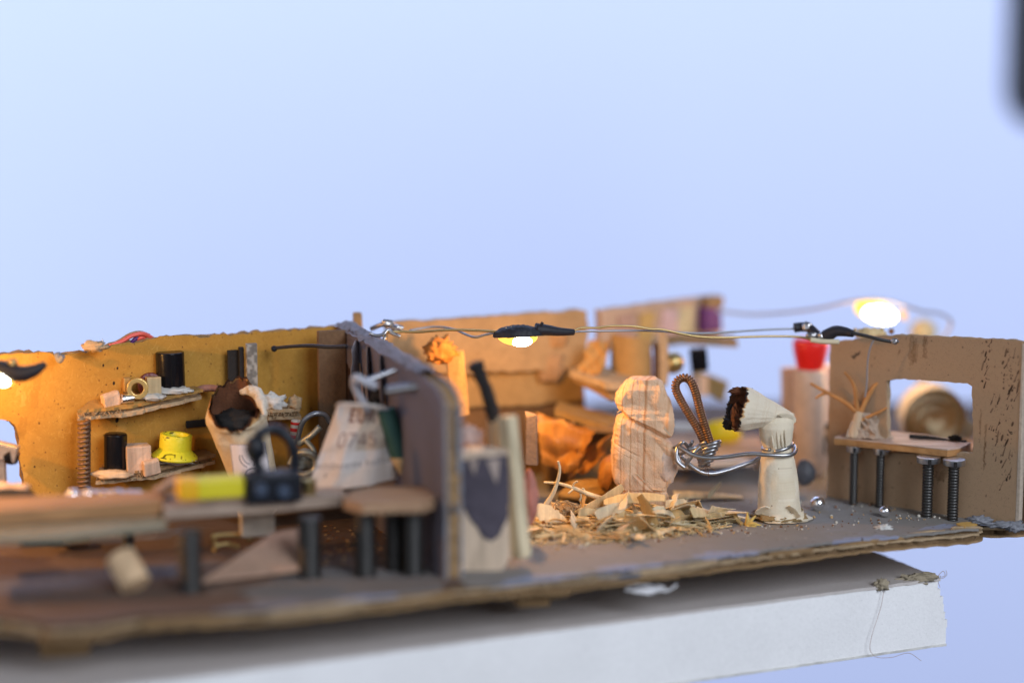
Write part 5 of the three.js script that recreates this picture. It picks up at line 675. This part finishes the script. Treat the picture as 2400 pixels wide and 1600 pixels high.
{ const t = T('cardboard_roll', 'rolled tan cardboard coil seen through the right window', 'cardboard roll'); const c = [88.7,10.4,-46], g = []; for (let i = 0; i <= 110; i++) { const a = i * 0.17, r = 1.4 + i * 0.062; g.push([c[0] + Math.cos(a) * r, c[1] + Math.sin(a) * r]); }
  const strip = (o, m, n) => t.part(n, grid(110, 1, (u, v) => { const q = g[Math.round(u * 110)]; return [c[0] + (q[0] - c[0]) * o, c[1] + (q[1] - c[1]) * o, c[2] - 4 + v * 8]; }), m); strip(1, board(0.75, 0.62, 0.42), 'outer_sheet'); strip(0.94, board(0.66, 0.52, 0.32), 'inner_sheet'); t.part('inner_disc', cyl([c[0], c[1], c[2] - 3], [c[0], c[1], c[2] + 1], 6.4, 6.4, 36), board(0.7, 0.58, 0.38)); }
one('back_ledge', 'orange tan cardboard ledge behind the window sill', 'ledge', slab([[74.8,8.7,-22], [93.08,8.59,-20], [98.29,5.78,-44], [78.62,6.14,-44]], 1.4, 0.1, 2, 4), M.tableWood);

// ---------- strings of lamps ----------
function bulb(t, c, r, s = [1, 1, 1], rz = 0, power, core = 0.55) {
  const b = t.part('lamp_bulb', ball([0, 0, 0], r, 28).scale(...s).rotateZ(rz).translate(...c), new THREE.MeshStandardMaterial({ color: 0x332200, emissive: new THREE.Color().setRGB(1, 0.6, 0.09), emissiveIntensity: 1.9, roughness: 0.3 }));
  t.part('lamp_filament', ball([0, 0, 0], r * core, 20).scale(s[0] * 1.15, s[1] * (core > 0.6 ? 1.15 : 1.5), s[2] * 1.6).rotateZ(rz).translate(c[0] + r * 0.3, c[1] - r * 0.2, c[2] + r * 0.2), new THREE.MeshStandardMaterial({ color: 0x332200, emissive: new THREE.Color().setRGB(1, 0.9, 0.68), emissiveIntensity: 16 }), b);
  led(c, power);
}
{
  const t = T('lamp_string', 'string light with a lit taped lamp across the right room', 'string light');
  const c = [0.96,34.61,0.5];
  bulb(t, c, 2.2, [1.75, 0.85, 0.9], -0.06, LED_MAIN);
  t.part('black_tape', wobble(plain(new THREE.SphereGeometry(1, 48, 24, 0, Math.PI * 2, 0, Math.PI * 0.52)).scale(4.7, 1.9, 2.5).rotateZ(0.05).translate(c[0] + 0.1, c[1] + 0.15, c[2]), 0.12, 0.9), M.tape);
  t.part('tape_tail', [tube([[-2.79,35.5,0.5],[-2.24,35.34,0.5],[-1.59,35.26,1]], (q) => 0.3 + 0.5 * q, 10, 8), tube([[4.39,35.82,0.5],[6.79,35.59,0],[8.81,35.25,-0.6],[11.64,35.02,-1.6]], (q) => 1.25 - 0.65 * q, 20, 8), tube([[4.94,36.03,0.8],[5.42,36.71,1],[5.74,37.27,1]], 0.28, 8, 6)], M.tape);
  t.part('gold_wire', tube([[-24.21,35.33,1.5],[-22.7,35.49,1.5],[-20.72,35.53,1.2],[-17.54,35.42,1],[-14.35,35.66,1],[-11.17,35.79,0.8],[-7.18,35.68,0.6],[-2.79,35.42,0.5]], 0.24, 60, 8), M.gold);
  t.part('dark_wire', tube([[-19.56,34.37,-8],[-14.7,34.88,-9],[-10.95,34.84,-6],[-8.46,34.24,-3],[-6.81,34.14,-1],[-4.8,34.78,0],[-2.56,35.41,0.4]], 0.24, 60, 8), M.greyWire);
  t.part('gold_wire', tube([[11.23,35.13,-1.4],[13,35.72,-1.8],[16.07,35.74,-2.2],[18.98,36.01,-2.6],[23.03,35.84,-3.2],[26.15,35.23,-4],[28.44,35.08,-4.4],[31.4,34.34,-5],[35.71,33.45,-6],[40.68,33.13,-7],[45.67,33.14,-8],[50.68,33.07,-9],[55.66,32.82,-9.5],[57.23,32.49,-9]], 0.22, 120, 8), M.gold);
  t.part('dark_wire', tube([[8.01,35.11,-1],[16.09,35.03,-2.6],[25.89,34.75,-5],[35.87,33.8,-8],[42.59,33.82,-10],[49.38,33.93,-12],[54.44,33.95,-13]], 0.2, 80, 8), M.greyWire);
  t.part('heat_shrink', [tube([[54.6,34.12,-13],[56.09,34.28,-13],[57.27,34.27,-12],[58.14,33.59,-11],[59,32.91,-10],[60.16,33.07,-9]], 0.95, 30, 8), tube([[60.16,33.07,-9],[61.95,34.21,-8],[63.84,34.2,-7],[64.91,34.02,-6]], (q) => 1.3 - 0.6 * q, 24, 8)], M.tape);
  t.part('solder_joint', [blob([56.99,34.46,-11.8], [1, 1, 0.8], 0.2, 1.5, 3), blob([59.31,33.18,-8.8], [0.8, 0.7, 0.7], 0.2, 1.5, 8), blob([57.63,33.14,-9.6], [1.2, 0.6, 0.6], 0.2, 1.5, 5)], M.solder);
  t.part('dark_wire', tube([[64.58,34.19,-6],[67.19,33.77,-5],[69.46,33.27,-4],[71.99,32.84,-3.6]], 0.34, 30, 8), M.iron);
  t.part('solder_joint', [blob([72.43,32.95,-3.4], [0.7, 0.6, 0.6], 0.3, 1.5, 3), tube([[-26.57,35.33,2],[-25.46,34.93,2],[-23.86,35.17,2],[-23.4,35.75,1.6],[-22.94,35.88,1.4],[-22.45,35.35,1.6],[-21.17,34.81,1.8],[-20.86,34.65,1.8]], 0.36, 40, 8), tube([[-23.94,35.09,2],[-23.69,34.5,2.4],[-24,34.05,2.6]], 0.34, 10, 6)], M.solder);
  t.part('solder_joint', [blob([-23.9,35.48,-10], [1.2, 0.8, 0.8], 0.25, 1.5, 8), blob([-22.06,34.64,-9], [1.3, 0.7, 0.8], 0.25, 1.5, 2), tube([[-27.16,34.1,-12],[-24.59,35.16,-10.5],[-21.24,34.72,-9]], 0.5, 20, 6)], M.solder);
  t.part('pale_wire', tube([[57.15,32.5,-8.4],[59.55,32.23,-8],[62.56,32.24,-7.4]], 0.5, 20, 8), mat([0.62, 0.58, 0.42], { bump: 0 }));
}
{
  const t = T('lamp_string', 'string light with a large lit lamp above the back right corner', 'string light');
  const c = [75.24,33.03,-44];
  bulb(t, c, 2.6, [1.65, 0.85, 0.9], -0.22, LED_BACK, 0.8);
  t.part('grey_wire', tube([[43.06,32.18,-50],[50.25,31.45,-50],[57.17,32.1,-48],[64.01,33.29,-46],[70.77,35.09,-44],[75.98,35.43,-43.5],[80.52,34.46,-44],[85.36,32.75,-46],[89.78,31.83,-48],[92.47,30,-50],[92.23,27.34,-52],[90.96,25.17,-53]], 0.36, 120, 8), mat([0.4, 0.41, 0.5], { roughness: 0.5, bump: 0 }));
  t.part('lamp_glass', ball([0, 0, 0], 0.9, 20).scale(1, 1.5, 1).rotateZ(0.4).translate(...[81.38,32.14,-44]), new THREE.MeshStandardMaterial({ color: 0x332200, emissive: new THREE.Color().setRGB(1, 0.6, 0.4), emissiveIntensity: 1.1 }));  // glowing ball standing in for a blurred light spot beside the lamp
  one('glass_bead', 'tiny glinting solder bead on top of the brown wall', 'bead', ball([67.21,32.86,-18], 0.5, 12), M.gold, 'glinting beads on the wall top'); one('glass_bead', 'second glinting solder bead on top of the brown wall', 'bead', ball([72.31,32.77,-18], 0.65, 12), M.gold, 'glinting beads on the wall top'); one('glass_bead', 'third glinting solder bead on top of the brown wall', 'bead', ball([74.31,32.69,-18], 0.6, 12), M.copper, 'glinting beads on the wall top');
  one('straw_tuft', 'pale straw tuft along the top of the brown wall', 'tuft', blob([69.48,32.8,-14], [2.6, 1, 1], 0.4, 2, 5), M.straw);
}
{
  const t = T('lamp_string', 'string light with a lit taped lamp at the left edge', 'string light');
  const c = [-91.27,30.8,22];
  bulb(t, c, 2.0, [1.5, 0.9, 0.9], -0.35, LED_LEFT);
  t.part('black_tape', tube([[-93.9,33.49,22],[-91.19,32.56,22.4],[-88.91,31.51,22.6],[-87.03,31.21,22.6],[-84.78,31.79,22.4],[-82.86,32.95,22]], (q) => 1.35 * Math.sin(0.35 + q * 2.5) + 0.15, 40, 10), M.tape);
  bulb(t, [-128, 44, 52], 2.0, [1.5, 0.9, 0.9], 0.2, LED_OUT);
  t.part('gold_wire', [blob([-88.63,33.13,22.6], [0.9, 0.8, 0.7], 0.2, 1, 2), tube([[-95.39,34.02,22],[-91.63,33.41,22],[-89.37,33.1,22],[-88.53,32.94,22.4]], 0.3, 20, 6)], M.gold);
}
{ const t = T('red_wires', 'red and brown wires looping over the ochre wall', 'wire'); t.part('red_wire', tube([[-75.43,32.67,1],[-73.19,33.48,0],[-71.33,34.46,-1],[-69.49,34.63,-2],[-68.31,33.83,-3],[-67.45,32.86,-4]], 0.42, 30, 8), M.wireRed); t.part('brown_wire', tube([[-76.01,32.51,0],[-73.77,33.49,-1],[-71.91,34.55,-2],[-70.22,34.73,-3],[-68.63,34,-4]], 0.34, 30, 8), M.kraft); t.part('red_wire', tube([[-70.89,33.5,-2],[-69.91,33.9,-2],[-69.13,33.5,-3],[-68.49,33.01,-3]], 0.4, 20, 8), M.wireRed); t.part('purple_wire', tube([[-71.76,32.94,-1.4],[-71.14,33.56,-1.6],[-70.56,33.9,-2]], 0.4, 12, 8), M.purple); }
one('black_device', 'black rounded device edge cut off at the upper right corner', 'device', plain(new RoundedBoxGeometry(60, 150, 30, 6, 13)).translate(186.5, 131, -290), mat([0.012, 0.014, 0.02], { roughness: 0.5, bump: 0 }));

// ---------- put the things into the scene ----------
const box = new THREE.Box3(), tmp = new THREE.Box3();
for (const o of things) {
  box.makeEmpty(); for (const p of o.parts) { p.g = p.g.userData.keepUV ? p.g : boxUV(p.g); p.g.computeBoundingBox(); box.union(p.g.boundingBox); }
  const base = [(box.min.x + box.max.x) / 2, box.min.y, (box.min.z + box.max.z) / 2], n = (used[o.name] = (used[o.name] ?? -1) + 1), name = n ? `${o.name}_${String(n).padStart(3, '0')}` : o.name;
  const make = (p) => { p.g.translate(-base[0], -base[1], -base[2]).scale(0.001, 0.001, 0.001); const m = new THREE.Mesh(p.g, p.m); m.castShadow = m.receiveShadow = true; return m; };
  let root;
  if (o.single && o.parts.length === 1) root = make(o.parts[0]);
  else { root = new THREE.Group(); for (const p of o.parts) { p.mesh = make(p); p.mesh.name = p.n; if (p.extra) Object.assign(p.mesh.userData, p.extra); (p.parent?.mesh ?? root).add(p.mesh); } }
  root.name = name; root.position.set(base[0] * 0.001, base[1] * 0.001, base[2] * 0.001);
  root.userData = { ...root.userData, label: o.label }; if (o.kind !== 'structure') root.userData.category = o.category; if (o.group) root.userData.group = o.group; if (o.kind) root.userData.kind = o.kind;
  scene.add(root);
}
console.log(things.length, 'things');
renderer.render(scene, camera);
